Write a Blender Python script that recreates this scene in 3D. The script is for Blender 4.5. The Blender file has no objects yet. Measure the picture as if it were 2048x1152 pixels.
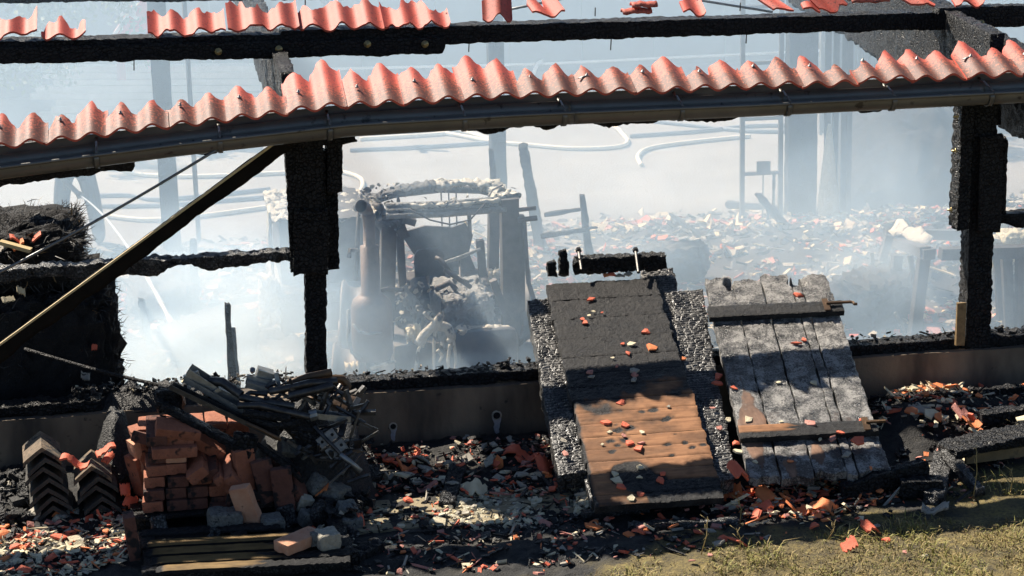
import bpy, math, random
import numpy as np
from mathutils import Matrix, Vector
S = bpy.context.scene
COL = S.collection
random.seed(7); RNG = np.random.default_rng(7)

# ------------------------------------------------------------ camera, world, sun, exposure
F_PX = 4380.0
PSI, PITCH, ROLL = math.radians(9), math.radians(15), math.radians(1.4)
CAM = np.array([0.0, -11.4, 3.95])
_fh = np.array([math.sin(PSI), math.cos(PSI), 0]); _z = np.array([0, 0, 1.0])
FW = math.cos(PITCH)*_fh - math.sin(PITCH)*_z
_r0 = np.array([math.cos(PSI), -math.sin(PSI), 0]); _u0 = math.sin(PITCH)*_fh + math.cos(PITCH)*_z
RT = math.cos(ROLL)*_r0 - math.sin(ROLL)*_u0
UP = math.sin(ROLL)*_r0 + math.cos(ROLL)*_u0
cd = bpy.data.cameras.new('camera'); cam = bpy.data.objects.new('camera', cd); COL.objects.link(cam)
cd.sensor_width = 36; cd.lens = 36*F_PX/2048; cd.clip_start = 0.1; cd.clip_end = 500
M = Matrix(((RT[0], UP[0], -FW[0], CAM[0]), (RT[1], UP[1], -FW[1], CAM[1]), (RT[2], UP[2], -FW[2], CAM[2]), (0, 0, 0, 1)))
cam.matrix_world = M
S.camera = cam

SUN = np.array([-0.60, 0.80, 1.0]); SUN = SUN/np.linalg.norm(SUN)       # towards the sun: behind the barn, left
W = bpy.data.worlds.new('World'); S.world = W; W.use_nodes = True
wn = W.node_tree.nodes; wl = W.node_tree.links
sky = wn.new('ShaderNodeTexSky'); sky.sky_type = 'NISHITA'; sky.sun_disc = False
sky.sun_elevation = math.asin(SUN[2]); sky.sun_rotation = math.atan2(SUN[0], SUN[1]); sky.dust_density = 0.1; sky.air_density = 0.75; sky.ozone_density = 2.0; sky.altitude = 300
bg = wn['Background']; bg.inputs['Strength'].default_value = 0.05
wl.new(sky.outputs[0], bg.inputs['Color'])
sd = bpy.data.lights.new('sun', 'SUN'); sd.energy = 5.0; sd.angle = math.radians(0.5); sd.color = (1.0, 0.92, 0.80)
so = bpy.data.objects.new('sun', sd); COL.objects.link(so)
so.rotation_euler = Vector(-SUN).to_track_quat('-Z', 'Y').to_euler(); so.location = (-8, 10, 14)
S.view_settings.view_transform = 'Standard'; S.view_settings.look = 'None'
S.view_settings.exposure = 1.1; S.view_settings.gamma = 1; S.view_settings.use_curve_mapping = False
S.render.engine = 'CYCLES'
S.cycles.volume_bounces = 4; S.cycles.max_bounces = 8; S.cycles.use_denoising = True
S.cycles.volume_step_rate = 1.0; S.cycles.volume_max_steps = 64

def ray(x, y): return (x-1024)/F_PX*RT - (y-576)/F_PX*UP + FW
def ony(x, y, Y): v = ray(x, y); return CAM + v*(Y-CAM[1])/v[1]
def onz(x, y, Z): v = ray(x, y); return CAM + v*(Z-CAM[2])/v[2]
def onpl(x, y, P, n): v = ray(x, y); n = np.asarray(n, float); return CAM + v*((np.asarray(P)-CAM)@n)/(v@n)

# ------------------------------------------------------------ numpy noise
def _hash(i, j, k, s=0):
    h = (i.astype(np.int64)*374761393 + j.astype(np.int64)*668265263 + k.astype(np.int64)*2147483647 + s*1274126177) & 0xffffffff
    h = ((h ^ (h >> 13))*1274126177) & 0xffffffff
    h = ((h ^ (h >> 16))*2246822519) & 0xffffffff
    return ((h ^ (h >> 15)) & 0xffffff)/float(0xffffff)
def vnoise(p, s=0):
    p = np.asarray(p, float); i = np.floor(p).astype(np.int64); f = p-i; f = f*f*(3-2*f)
    r = 0
    for dx in (0, 1):
        for dy in (0, 1):
            for dz in (0, 1):
                w = (f[:, 0] if dx else 1-f[:, 0])*(f[:, 1] if dy else 1-f[:, 1])*(f[:, 2] if dz else 1-f[:, 2])
                r = r + w*_hash(i[:, 0]+dx, i[:, 1]+dy, i[:, 2]+dz, s)
    return r*2-1
def fbm(p, o=3, s=0):
    p = np.asarray(p, float); r = 0; a = 1.; n = 0
    for k in range(o): r = r+a*vnoise(p*2**k, s+k); n += a; a *= .5
    return r/n
def vor(p, s=0):
    """distance difference F2-F1 of a jittered grid (0 at the cell edges)."""
    p = np.asarray(p, float); i = np.floor(p).astype(np.int64)
    f1 = np.full(len(p), 9.); f2 = np.full(len(p), 9.)
    for dx in (-1, 0, 1):
        for dy in (-1, 0, 1):
            for dz in (-1, 0, 1):
                a, b, c = i[:, 0]+dx, i[:, 1]+dy, i[:, 2]+dz
                q = np.stack([a+.15+.7*_hash(a, b, c, s+1), b+.15+.7*_hash(a, b, c, s+2), c+.15+.7*_hash(a, b, c, s+3)], 1)
                d = np.linalg.norm(q-p, axis=1)
                m = d < f1
                f2 = np.where(m, f1, np.minimum(f2, d)); f1 = np.where(m, d, f1)
    return f2-f1
def sstep(a, b, x): t = np.clip((x-a)/(b-a), 0, 1); return t*t*(3-2*t)

# ------------------------------------------------------------ mesh builder
def nrm(v): v = np.asarray(v, float); return v/np.linalg.norm(v)
class MB:
    def __init__(s): s.v = []; s.f = []; s.n = 0; s.mi = []; s.attr = []
    def add(s, v, f, mi=0, attr=None):
        v = np.asarray(v, float).reshape(-1, 3)
        s.v.append(v); s.f += [tuple(int(i)+s.n for i in q) for q in f]; s.mi += [mi]*len(f)
        s.attr.append(np.zeros(len(v)) if attr is None else np.asarray(attr, float)); s.n += len(v); return s
    def box(s, c, size, axes=None, mi=0, jit=0.0):
        ax = np.eye(3) if axes is None else np.asarray(axes, float)
        h = np.asarray(size)/2.
        k = np.array([[a, b, d] for a in (-1, 1) for b in (-1, 1) for d in (-1, 1)], float)*h
        if jit: k = k + RNG.uniform(-jit, jit, k.shape)
        return s.add(np.asarray(c)+k@ax, [(0, 1, 3, 2), (4, 6, 7, 5), (0, 4, 5, 1), (2, 3, 7, 6), (0, 2, 6, 4), (1, 5, 7, 3)], mi)
    def tube(s, pts, r, seg=8, caps=True, mi=0):
        pts = np.asarray(pts, float); n = len(pts); r = np.broadcast_to(np.asarray(r, float), (n,))
        t = np.gradient(pts, axis=0); t = t/np.linalg.norm(t, axis=1)[:, None]
        up = np.array([0, 0, 1.]) if abs(t[0][2]) < .9 else np.array([1., 0, 0])
        V = []
        for i in range(n):
            a = nrm(np.cross(t[i], up)); b = np.cross(t[i], a); up = -b if i >= 0 and np.dot(-b, up) > 0 else b
            th = np.arange(seg)*2*np.pi/seg
            V.append(pts[i]+r[i]*(np.cos(th)[:, None]*a+np.sin(th)[:, None]*np.cross(t[i], a)))
        f = [(i*seg+j, i*seg+(j+1) % seg, (i+1)*seg+(j+1) % seg, (i+1)*seg+j) for i in range(n-1) for j in range(seg)]
        if caps: f += [tuple(range(seg))[::-1], tuple((n-1)*seg+j for j in range(seg))]
        return s.add(np.concatenate(V), f, mi)
    def lathe(s, base, prof, axis=(0, 0, 1), seg=16, mi=0):
        ax = nrm(axis); return s.tube([np.asarray(base)+ax*z for z, _ in prof], [q for _, q in prof], seg, True, mi)
    def grid(s, P, mi=0, attr=None):
        nu, nv = P.shape[:2]
        return s.add(P.reshape(-1, 3), [(i*nv+j, (i+1)*nv+j, (i+1)*nv+j+1, i*nv+j+1) for i in range(nu-1) for j in range(nv-1)], mi, attr)
    def mesh(s, name, mats, smooth=False, origin=(0, 0, 0)):
        m = bpy.data.meshes.new(name)
        v = np.concatenate(s.v)-np.asarray(origin)
        m.from_pydata(v.tolist(), [], s.f)
        for q in (mats if isinstance(mats, (list, tuple)) else [mats]): m.materials.append(q)
        if any(s.mi): m.polygons.foreach_set('material_index', s.mi)
        if smooth: m.polygons.foreach_set('use_smooth', [True]*len(m.polygons))
        a = np.concatenate(s.attr)
        if a.any():
            at = m.attributes.new('char', 'FLOAT', 'POINT'); at.data.foreach_set('value', a.astype(np.float32))
        m.update(); return m
    def obj(s, name, mats, parent=None, smooth=False, **tags):
        org = np.zeros(3)
        if parent is not None: org = np.array(parent['_o']) if '_o' in parent else np.zeros(3)
        elif tags: org = np.concatenate(s.v).mean(0); org[2] = np.concatenate(s.v)[:, 2].min()
        o = bpy.data.objects.new(name, s.mesh(name, mats, smooth, org)); COL.objects.link(o)
        if parent is not None: o.parent = parent
        else: o.location = org
        for k, q in tags.items():
            if q: o[k] = q
        ORG[o.name] = org
        return o
ORG = {}
def thing(name, loc, label, category, group=None):
    o = bpy.data.objects.new(name, None); COL.objects.link(o); o.location = loc; o['label'] = label; o['category'] = category
    o.empty_display_size = .1
    if group: o['group'] = group
    o['_o'] = [float(q) for q in loc]; return o
def sub(o):                                   # let sub-parts be built under part o in world coordinates
    o['_o'] = [float(q) for q in ORG[o.name]]; return o
def place(mesh, name, loc, rot, parent=None, **tags):
    o = bpy.data.objects.new(name, mesh); COL.objects.link(o); o.parent = parent
    o.location = np.asarray(loc)-(np.array(parent['_o']) if parent is not None else 0)
    if rot is not None: o.rotation_euler = rot
    for k, q in tags.items():
        if q: o[k] = q
    return o
def frame_axes(d, up=(0, 0, 1)):
    d = nrm(d); a = np.cross(up, d); a = nrm(a) if np.linalg.norm(a) > 1e-4 else np.array([1., 0, 0]); return d, a, np.cross(d, a)
def bar(mb, p0, p1, w, h, up=(0, 0, 1), mi=0, jit=0):
    p0, p1 = np.asarray(p0, float), np.asarray(p1, float); d, a, b = frame_axes(p1-p0, up)
    return mb.box((p0+p1)/2, (np.linalg.norm(p1-p0), w, h), (d, a, b), mi, jit)
def charbeam(mb, p0, p1, w, h, up=(0, 0, 1), seg=.025, amp=.008, crack=.006, cell=.03, rag=.0, taper=(1, 1), seed=0, mi=0, lo=None):
    """a burnt timber: rounded, eaten away and cracked into scales."""
    p0, p1 = np.asarray(p0, float), np.asarray(p1, float); L = np.linalg.norm(p1-p0); d, a, b = frame_axes(p1-p0, up)
    n = max(2, int(L/seg)); na = max(2, int(w/seg)); nb = max(2, int(h/seg))
    ring = [(-.5+i/na, -.5) for i in range(na)]+[(.5, -.5+i/nb) for i in range(nb)]+[(.5-i/na, .5) for i in range(na)]+[(-.5, .5-i/nb) for i in range(nb)]
    ring = np.array(ring); k = len(ring); t = np.linspace(0, 1, n+1)
    tp = taper[0]+(taper[1]-taper[0])*t
    T, K = np.meshgrid(np.arange(n+1), np.arange(k), indexing='ij')
    A = ring[K, 0]*w*tp[T]; B = ring[K, 1]*h*tp[T]
    q = np.stack([t[T]*L, A, B], -1).reshape(-1, 3)
    wq = q+seed*3.7
    s = 1-np.maximum(np.abs(ring[K, 0]), np.abs(ring[K, 1])).reshape(-1)*0
    out = np.stack([A/(w*tp[T]+1e-6), B/(h*tp[T]+1e-6)], -1).reshape(-1, 2); out = np.sign(out)*np.abs(out)**3; out /= np.linalg.norm(out, axis=1)[:, None]+1e-6
    cr = sstep(.0, .28, vor(wq/np.array([cell*.8, cell*1.7, cell*1.7]), seed))
    dsp = amp*fbm(wq/.09, 3, seed)-crack*(1-cr)
    q[:, 1:] += out*dsp[:, None]
    if rag:
        r = rag*(fbm(np.stack([q[:, 0]/.16, q[:, 1]*0+seed, q[:, 0]*0], 1), 3, seed+9)*.8+.2)
        r = np.where(out[:, 1] < 0, r, r*.25); q[:, 2] += np.where(q[:, 2] < 0, r, -np.abs(r)*.3)
    q[:k, 0] += fbm(wq[:k]/.05, 2, seed)*amp*2; q[-k:, 0] += fbm(wq[-k:]/.05, 2, seed+3)*amp*2
    V = p0+q[:, :1]*d+q[:, 1:2]*a+q[:, 2:3]*b
    f = [(i*k+j, i*k+(j+1) % k, (i+1)*k+(j+1) % k, (i+1)*k+j) for i in range(n) for j in range(k)]
    f += [tuple(range(k))[::-1], tuple(n*k+j for j in range(k))]
    return mb.add(V, f, mi)

# ------------------------------------------------------------ materials
class NT:
    def __init__(s, name):
        s.m = bpy.data.materials.new(name); s.m.use_nodes = True; s.t = s.m.node_tree; s.b = s.t.nodes['Principled BSDF']
    def n(s, typ, ins=None, **kw):
        x = s.t.nodes.new(typ)
        for k, q in kw.items(): setattr(x, k, q)
        for k, q in (ins or {}).items():
            if hasattr(q, 'is_linked') or isinstance(q, bpy.types.NodeSocket): s.t.links.new(q, x.inputs[k])
            else: x.inputs[k].default_value = q
        return x
    def co(s, kind='Object'): return s.n('ShaderNodeTexCoord').outputs[kind]
    def noise(s, scale, det=4, co=None, rough=.6, dist=0.): return s.n('ShaderNodeTexNoise', {'Scale': scale, 'Detail': det, 'Roughness': rough, 'Distortion': dist, **({'Vector': co} if co is not None else {'Vector': s.co()})}).outputs['Fac']
    def ramp(s, fac, stops, interp='LINEAR'):
        r = s.n('ShaderNodeValToRGB', {'Fac': fac}); e = r.color_ramp.elements; r.color_ramp.interpolation = interp
        while len(e) < len(stops): e.new(.5)
        for x, (p, c) in zip(e, stops): x.position = p; x.color = (*c, 1) if len(c) == 3 else c
        return r.outputs['Color']
    def mix(s, fac, a, b, blend='MIX'):
        x = s.n('ShaderNodeMix', data_type='RGBA', blend_type=blend)
        for k, q in ((0, fac), (6, a), (7, b)):
            if isinstance(q, bpy.types.NodeSocket): s.t.links.new(q, x.inputs[k])
            else: x.inputs[k].default_value = (*q, 1) if isinstance(q, tuple) and len(q) == 3 else q
        return x.outputs[2]
    def math(s, op, a, b=0.0, clamp=False):
        x = s.n('ShaderNodeMath', operation=op, use_clamp=clamp)
        for k, q in ((0, a), (1, b)):
            if isinstance(q, bpy.types.NodeSocket): s.t.links.new(q, x.inputs[k])
            else: x.inputs[k].default_value = q
        return x.outputs[0]
    def scale(s, v, co=None): return s.n('ShaderNodeMapping', {'Vector': co if co is not None else s.co(), 'Scale': v}).outputs[0]
    def bump(s, h, dist=.01, st=1., prev=None):
        x = s.n('ShaderNodeBump', {'Height': h, 'Distance': dist, 'Strength': st}); 
        if prev is not None: s.t.links.new(prev, x.inputs['Normal'])
        return x.outputs[0]
    def fin(s, col, rough=.7, normal=None, metal=0., spec=None):
        for k, q in (('Base Color', col), ('Roughness', rough), ('Normal', normal), ('Metallic', metal), ('Specular IOR Level', spec)):
            if q is None: continue
            if isinstance(q, bpy.types.NodeSocket): s.t.links.new(q, s.b.inputs[k])
            else: s.b.inputs[k].default_value = (*q, 1) if isinstance(q, tuple) and len(q) == 3 else q
        return s.m
def char_mat(name, dark=(.008, .008, .009), light=(.026, .026, .027), cell=46., rough=.36, bd=.014, ash=0.0, ash_glint_c=(.32, .31, .29), st=1., spec=.32):
    t = NT(name); co = t.co()
    wob = t.n('ShaderNodeVectorMath', {0: co, 1: t.n('ShaderNodeVectorMath', {0: t.n('ShaderNodeTexNoise', {'Vector': co, 'Scale': 30., 'Detail': 2}).outputs['Color'], 'Scale': .02}, operation='SCALE').outputs[0]}, operation='ADD').outputs[0]
    v = t.n('ShaderNodeTexVoronoi', {'Vector': wob, 'Scale': cell}, feature='DISTANCE_TO_EDGE').outputs['Distance']
    n1 = t.noise(105, 4, t.scale((1, 1, 1), co), .75); n2 = t.noise(9, 4, co); n3 = t.noise(300, 2, co)
    cr = t.ramp(v, [(0, (0, 0, 0)), (.13, (1, 1, 1))])
    h = t.math('ADD', t.math('MULTIPLY', cr, .7), t.math('ADD', t.math('MULTIPLY', n1, .55), t.math('MULTIPLY', n3, .22)))
    c = t.mix(t.ramp(n1, [(.35, (0, 0, 0)), (.75, (1, 1, 1))]), dark, light)
    if ash: c = t.mix(t.math('MULTIPLY', t.ramp(t.math('ADD', t.math('MULTIPLY', n1, .6), t.math('MULTIPLY', n2, .6)), [(.58, (0, 0, 0)), (.70, (1, 1, 1))]), ash), c, ash_glint_c)  # pale speckle: ash flecks plus sun glints put into the colour
    c = t.mix(cr, (.004, .004, .004), c)
    r = t.ramp(n2, [(.3, (rough-.08,)*3), (.7, (rough+.22,)*3)])
    return t.fin(c, r, t.bump(h, bd, st), spec=spec)
def simple(name, c1, c2, rough=.7, sc=14., bsc=120., bd=.003, metal=0., det=5, spots=None, spotc=(.02, .02, .02), spec=None):
    t = NT(name); co = t.co(); n = t.noise(sc, det, co); n2 = t.noise(bsc, 3, co)
    c = t.mix(t.ramp(n, [(.3, (0, 0, 0)), (.7, (1, 1, 1))]), c1, c2)
    if spots: c = t.mix(t.ramp(t.noise(spots[0], 3, co), [(spots[1], (0, 0, 0)), (spots[1]+.07, (1, 1, 1))]), c, spotc)
    return t.fin(c, rough, t.bump(n2, bd), metal, spec)
MT = {}
MT['char'] = char_mat('char_black')
MT['char_dull'] = char_mat('char_dull', rough=.6, cell=40.)
MT['char_ash_glint'] = char_mat('char_silver', light=(.07, .069, .067), ash=.45, rough=.32, cell=60., bd=.012, spec=.65)
MT['char_ripple'] = char_mat('char_ripple', light=(.06, .058, .055), ash=.55, rough=.32, cell=26., bd=.006, spec=.6, ash_glint_c=(.40, .38, .34))
MT['char_fine'] = char_mat('char_fine', light=(.04, .04, .04), cell=80., rough=.36, bd=.009, ash=.2)
def tile_mat():
    t = NT('roof_tile_clay'); co = t.co()
    n = t.noise(7, 5, co); base = t.mix(t.ramp(n, [(.3, (0, 0, 0)), (.7, (1, 1, 1))]), (.54, .072, .045), (.66, .125, .080))
    rnd = t.n('ShaderNodeObjectInfo').outputs['Random']; base = t.mix(t.math('MULTIPLY', rnd, .55), base, (.40, .085, .052))
    base = t.mix(t.ramp(t.noise(1, 4, t.scale((26, 4, 4), co)), [(.55, (0, 0, 0)), (.75, (.5, .5, .5))]), base, (.20, .075, .055))
    base = t.mix(t.ramp(t.noise(38, 4, co, .7), [(.60, (0, 0, 0)), (.72, (.55, .55, .55))]), base, (.30, .075, .05))
    a = t.n('ShaderNodeAttribute', attribute_name='char').outputs['Fac']
    sp = t.noise(72, 4, co, .8); lich = t.ramp(t.math('ADD', sp, t.math('MULTIPLY', a, .19)), [(.56, (0, 0, 0)), (.62, (1, 1, 1))])
    col = t.mix(t.math('MULTIPLY', a, .72, True), base, (.42, .150, .065))
    col = t.mix(t.math('MULTIPLY', lich, .85), col, (.065, .035, .028))
    grey = t.ramp(t.noise(3.2, 3, t.scale((1, .25, 1), co)), [(.66, (0, 0, 0)), (.76, (.6, .6, .6))]); col = t.mix(t.math('MULTIPLY', grey, a), col, (.33, .25, .22))
    return t.fin(col, .62, t.bump(t.noise(160, 3, co), .002))
MT['tile'] = tile_mat()
MT['shard_red'] = simple('shard_red', (.58, .105, .05), (.70, .16, .08), .75, 12, spots=(30, .66))
MT['shard_orange'] = simple('shard_orange', (.66, .17, .05), (.76, .25, .09), .75, 12, spots=(26, .68))
MT['shard_pink'] = simple('shard_pink', (.42, .16, .12), (.52, .24, .19), .8, 12, spots=(28, .6))
MT['shard_cream'] = simple('shard_cream', (.56, .47, .30), (.68, .60, .42), .85, 20, spots=(24, .66), spotc=(.18, .13, .08))
MT['shard_grey'] = simple('shard_grey', (.26, .235, .19), (.40, .36, .29), .85, 20, spots=(26, .6), spotc=(.06, .05, .045))
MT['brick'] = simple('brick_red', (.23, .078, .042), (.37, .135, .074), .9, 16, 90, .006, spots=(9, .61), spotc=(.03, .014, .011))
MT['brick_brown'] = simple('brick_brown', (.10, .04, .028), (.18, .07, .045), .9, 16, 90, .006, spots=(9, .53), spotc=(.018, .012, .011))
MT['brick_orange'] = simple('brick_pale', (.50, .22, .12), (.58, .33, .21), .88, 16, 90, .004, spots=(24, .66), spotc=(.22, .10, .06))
MT['granite'] = simple('granite', (.075, .074, .066), (.20, .195, .17), .8, 70, 60, .010, spots=(55, .60), spotc=(.02, .02, .02))
MT['granite_pale'] = simple('granite_pale', (.28, .25, .19), (.42, .38, .30), .8, 60, 45, .012, spots=(50, .66), spotc=(.09, .08, .06))
MT['metal_dark'] = simple('scorched_steel', (.035, .034, .035), (.10, .095, .09), .42, 20, 60, .002, .7)
MT['metal_grey'] = simple('galvanised_steel', (.20, .20, .19), (.34, .34, .32), .42, 24, 70, .002, .75)
MT['metal_rust'] = simple('rusty_steel', (.055, .034, .022), (.17, .10, .05), .5, 9, 70, .002, .5)
MT['gutter'] = simple('gutter_metal', (.12, .114, .10), (.17, .16, .142), .36, 4, 90, .001, .35, spots=(12, .64), spotc=(.05, .045, .04))
MT['fascia'] = simple('fascia_paint', (.085, .083, .08), (.115, .112, .105), .6, 8, 90, .002)
MT['bolt'] = simple('brass_bolt', (.42, .32, .14), (.55, .43, .20), .4, 60, 200, .001, .7)
MT['nail'] = simple('nail_steel', (.03, .03, .03), (.07, .065, .06), .4, 60, 200, .001, .8)
MT['wall'] = simple('wall_concrete', (.105, .080, .060), (.145, .115, .085), .9, 2.5, 60, .003, spots=(9, .66), spotc=(.03, .025, .022))
MT['brace'] = simple('brace_board', (.006, .005, .004), (.013, .010, .007), .8, 12, 120, .002, spec=.12)
MT['brace_edge'] = simple('brace_edge', (.50, .36, .16), (.62, .47, .24), .6, 22, 120, .002)
MT['wire'] = simple('cable_steel', (.13, .13, .13), (.22, .22, .21), .45, 40, 200, .001, .6)
MT['hay'] = simple('charred_hay', (.005, .005, .006), (.020, .019, .019), .75, 40, 120, .05)
MT['hay_straw'] = simple('burnt_straw', (.012, .012, .012), (.075, .072, .068), .6, 40, 200, .001)
MT['straw_pale'] = simple('singed_straw', (.16, .10, .04), (.30, .2, .09), .7, 40, 200, .001)
MT['ridge'] = simple('concrete_ridge_tile', (.030, .028, .025), (.062, .056, .047), .85, 14, 90, .006, spots=(10, .56), spotc=(.012, .011, .010))
MT['ridge_top'] = simple('pale_ridge_tile', (.06, .048, .034), (.23, .16, .10), .9, 22, 70, .006, spots=(18, .55), spotc=(.03, .028, .025))  # paler, browner tone for the top tile of each stack
MT['rubble'] = simple('burnt_rubble', (.008, .008, .008), (.030, .029, .028), .55, 60, 90, .02)
MT['pave'] = simple('clay_pavers', (.20, .165, .095), (.32, .26, .16), .9, 14, 70, .006, spots=(30, .62), spotc=(.05, .05, .035))
MT['board_old'] = simple('pallet_board', (.15, .105, .05), (.25, .175, .085), .75, 10, 100, .004, spots=(7, .60), spotc=(.02, .018, .016))
MT['ash_crust'] = simple('ash_crust', (.38, .37, .34), (.66, .61, .50), .9, 9, 60, .02, spots=(8, .58), spotc=(.10, .10, .10))
MT['ash_grey'] = simple('ash_grey', (.19, .20, .20), (.36, .36, .35), .9, 12, 50, .03)
MT['trac'] = simple('burnt_machine_steel', (.045, .042, .042), (.11, .10, .095), .6, 9, 60, .003, .3)
MT['trac_rust'] = simple('scorched_exhaust', (.10, .075, .065), (.19, .14, .12), .55, 7, 60, .003, .35)
MT['hose'] = simple('white_hose', (.62, .60, .52), (.75, .72, .64), .7, 20, 90, .002)
MT['hose_blue'] = simple('blue_hose', (.14, .17, .22), (.22, .25, .30), .7, 20, 90, .002)
MT['cloth'] = simple('dark_turnout_cloth', (.03, .032, .04), (.05, .052, .06), .85, 20, 90, .004)
MT['skin'] = simple('skin', (.45, .27, .19), (.5, .31, .22), .6)
MT['red_paint'] = simple('red_machine_paint', (.42, .03, .05), (.52, .05, .08), .5, 5)
MT['white_paint'] = simple('white_machine_paint', (.7, .7, .7), (.78, .78, .77), .5, 8)
MT['shed'] = simple('shed_cladding', (.05, .055, .06), (.08, .085, .09), .8, 3)
MT['slat'] = simple('weathered_slat', (.06, .058, .055), (.11, .105, .10), .8, 6)
MT['lumber'] = simple('grey_lumber', (.42, .40, .36), (.60, .57, .52), .85, 5)
MT['leaf'] = simple('leaf_green', (.05, .085, .025), (.13, .17, .05), .6, 30)
MT['straw_white'] = simple('pale_insulation', (.5, .45, .32), (.68, .62, .46), .9, 30, 60, .02)
MT['notch'] = MT['char_dull']
# ------------------------------------------------------------ ground
GEX = [onz(x, y, 0.0) for x, y in [(980, 1200), (1130, 1152), (1270, 1112), (1400, 1088), (1560, 1064), (1700, 1048), (1850, 1006), (1940, 955), (2048, 930)]]
_gx = [p[0] for p in GEX]; _gy = [p[1] for p in GEX]
def grass_edge(x): return np.interp(x, _gx, _gy)
def gh(x, y):
    x = np.asarray(x, float); y = np.asarray(y, float)
    r = .16*np.exp(-((y+.42)/.36)**2)*sstep(3.3, 3.9, x)
    r = r+.05*np.exp(-((y+.25)/.3)**2)*sstep(.9, 1.2, x)*(1-sstep(2.1, 2.5, x))
    r = r+.05*np.exp(-((y+.3)/.4)**2)*(1-sstep(-.5, 0, x))
    r = r+.035*sstep(.2, -.5, y-grass_edge(x))*(fbm(np.stack([x*2.2, y*2.2, x*0], -1).reshape(-1, 3), 3, 5).reshape(x.shape)+.2)
    return r
def build_ground():
    xs = np.arange(-2.6, 7.21, .022); ys = np.arange(-4.4, -.005, .022)
    X, Y = np.meshgrid(xs, ys, indexing='ij'); Z = gh(X, Y)
    p = np.stack([X, Y, X*0], -1).reshape(-1, 3)
    ge = sstep(.12, -.10, (Y-grass_edge(X)).reshape(-1)+.5*fbm(p*3.0, 4, 2))
    Z = Z+((.010+.008*(1-ge))*fbm(p*14, 3, 3)+.006*(1-ge)*fbm(p*45, 2, 8)).reshape(X.shape)
    c = onz(1000, 1015, 0); c2 = onz(1160, 990, 0)
    pale = np.exp(-(((X-c[0])/.22)**2+((Y-c[1])/.17)**2))+.9*np.exp(-(((X-c2[0])/.12)**2+((Y-c2[1])/.16)**2))
    pale = sstep(.35, .75, pale.reshape(-1)+.35*fbm(p*9, 3, 4))
    Z = Z+.02*(pale*np.abs(fbm(p*26, 3, 6))).reshape(X.shape)
    mb = MB(); mb.grid(np.stack([X, Y, Z], -1), 0, ge)
    t = NT('ash_soil'); co = t.co()
    a = t.n('ShaderNodeAttribute', attribute_name='char').outputs['Fac']
    b = t.n('ShaderNodeAttribute', attribute_name='pale').outputs['Fac']
    ash = t.mix(t.ramp(t.noise(26, 5, co), [(.38, (0, 0, 0)), (.72, (1, 1, 1))]), (.007, .007, .007), (.032, .030, .027))
    ash = t.mix(t.ramp(t.noise(5, 3, co), [(.5, (0, 0, 0)), (.7, (1, 1, 1))]), ash, (.05, .045, .034))
    gr = t.mix(t.ramp(t.noise(7, 5, co), [(.35, (0, 0, 0)), (.65, (1, 1, 1))]), (.075, .058, .02), (.22, .165, .05))
    gr = t.mix(t.ramp(t.noise(60, 4, co), [(.45, (0, 0, 0)), (.7, (1, 1, 1))]), gr, (.035, .026, .014))
    c = t.mix(a, ash, gr); c = t.mix(b, c, t.mix(t.noise(70, 3, co), (.30, .27, .19), (.58, .53, .37)))
    t.fin(c, .85, t.bump(t.noise(110, 4, co), .012))
    o = mb.obj('ground', t.m, None, True, kind='structure')
    at = o.data.attributes.new('pale', 'FLOAT', 'POINT'); at.data.foreach_set('value', pale.astype(np.float32))
build_ground()
mb = MB(); mb.box((8, -30.2, -.35), (120, 60, .5)); mb.obj('bank', simple('bank_soil', (.05, .045, .02), (.10, .085, .035), .95, 3, 40, .01), None, False, kind='structure')
def yard_mat():
    t = NT('yard_gravel'); co = t.co()
    g = t.mix(t.ramp(t.noise(1.1, 5, co), [(.35, (0, 0, 0)), (.7, (1, 1, 1))]), (.22, .22, .222), (.29, .29, .288))
    g = t.mix(t.ramp(t.noise(9, 4, co), [(.5, (0, 0, 0)), (.75, (1, 1, 1))]), g, (.19, .187, .182))
    k = t.mix(t.noise(3, 5, co), (.02, .02, .02), (.11, .10, .095))
    y = t.n('ShaderNodeSeparateXYZ', {0: t.co()}).outputs[1]
    m = t.ramp(t.math('ADD', t.math('MULTIPLY', y, .05), t.math('MULTIPLY', t.noise(.35, 4, co), .28)), [(.66, (0, 0, 0)), (.86, (1, 1, 1))])
    return t.fin(t.mix(m, k, g), .9, t.bump(t.noise(30, 4, co), .02))
mb = MB(); mb.add([(-60, .28, -2), (70, .28, -2), (70, 110, -2), (-60, 110, -2)], [(0, 1, 2, 3)]); yd = mb.obj('yard', yard_mat(), None, False, kind='structure')
yd.data.transform(Matrix.Translation(yd.location)); yd.location = (0, 0, 0)

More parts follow.
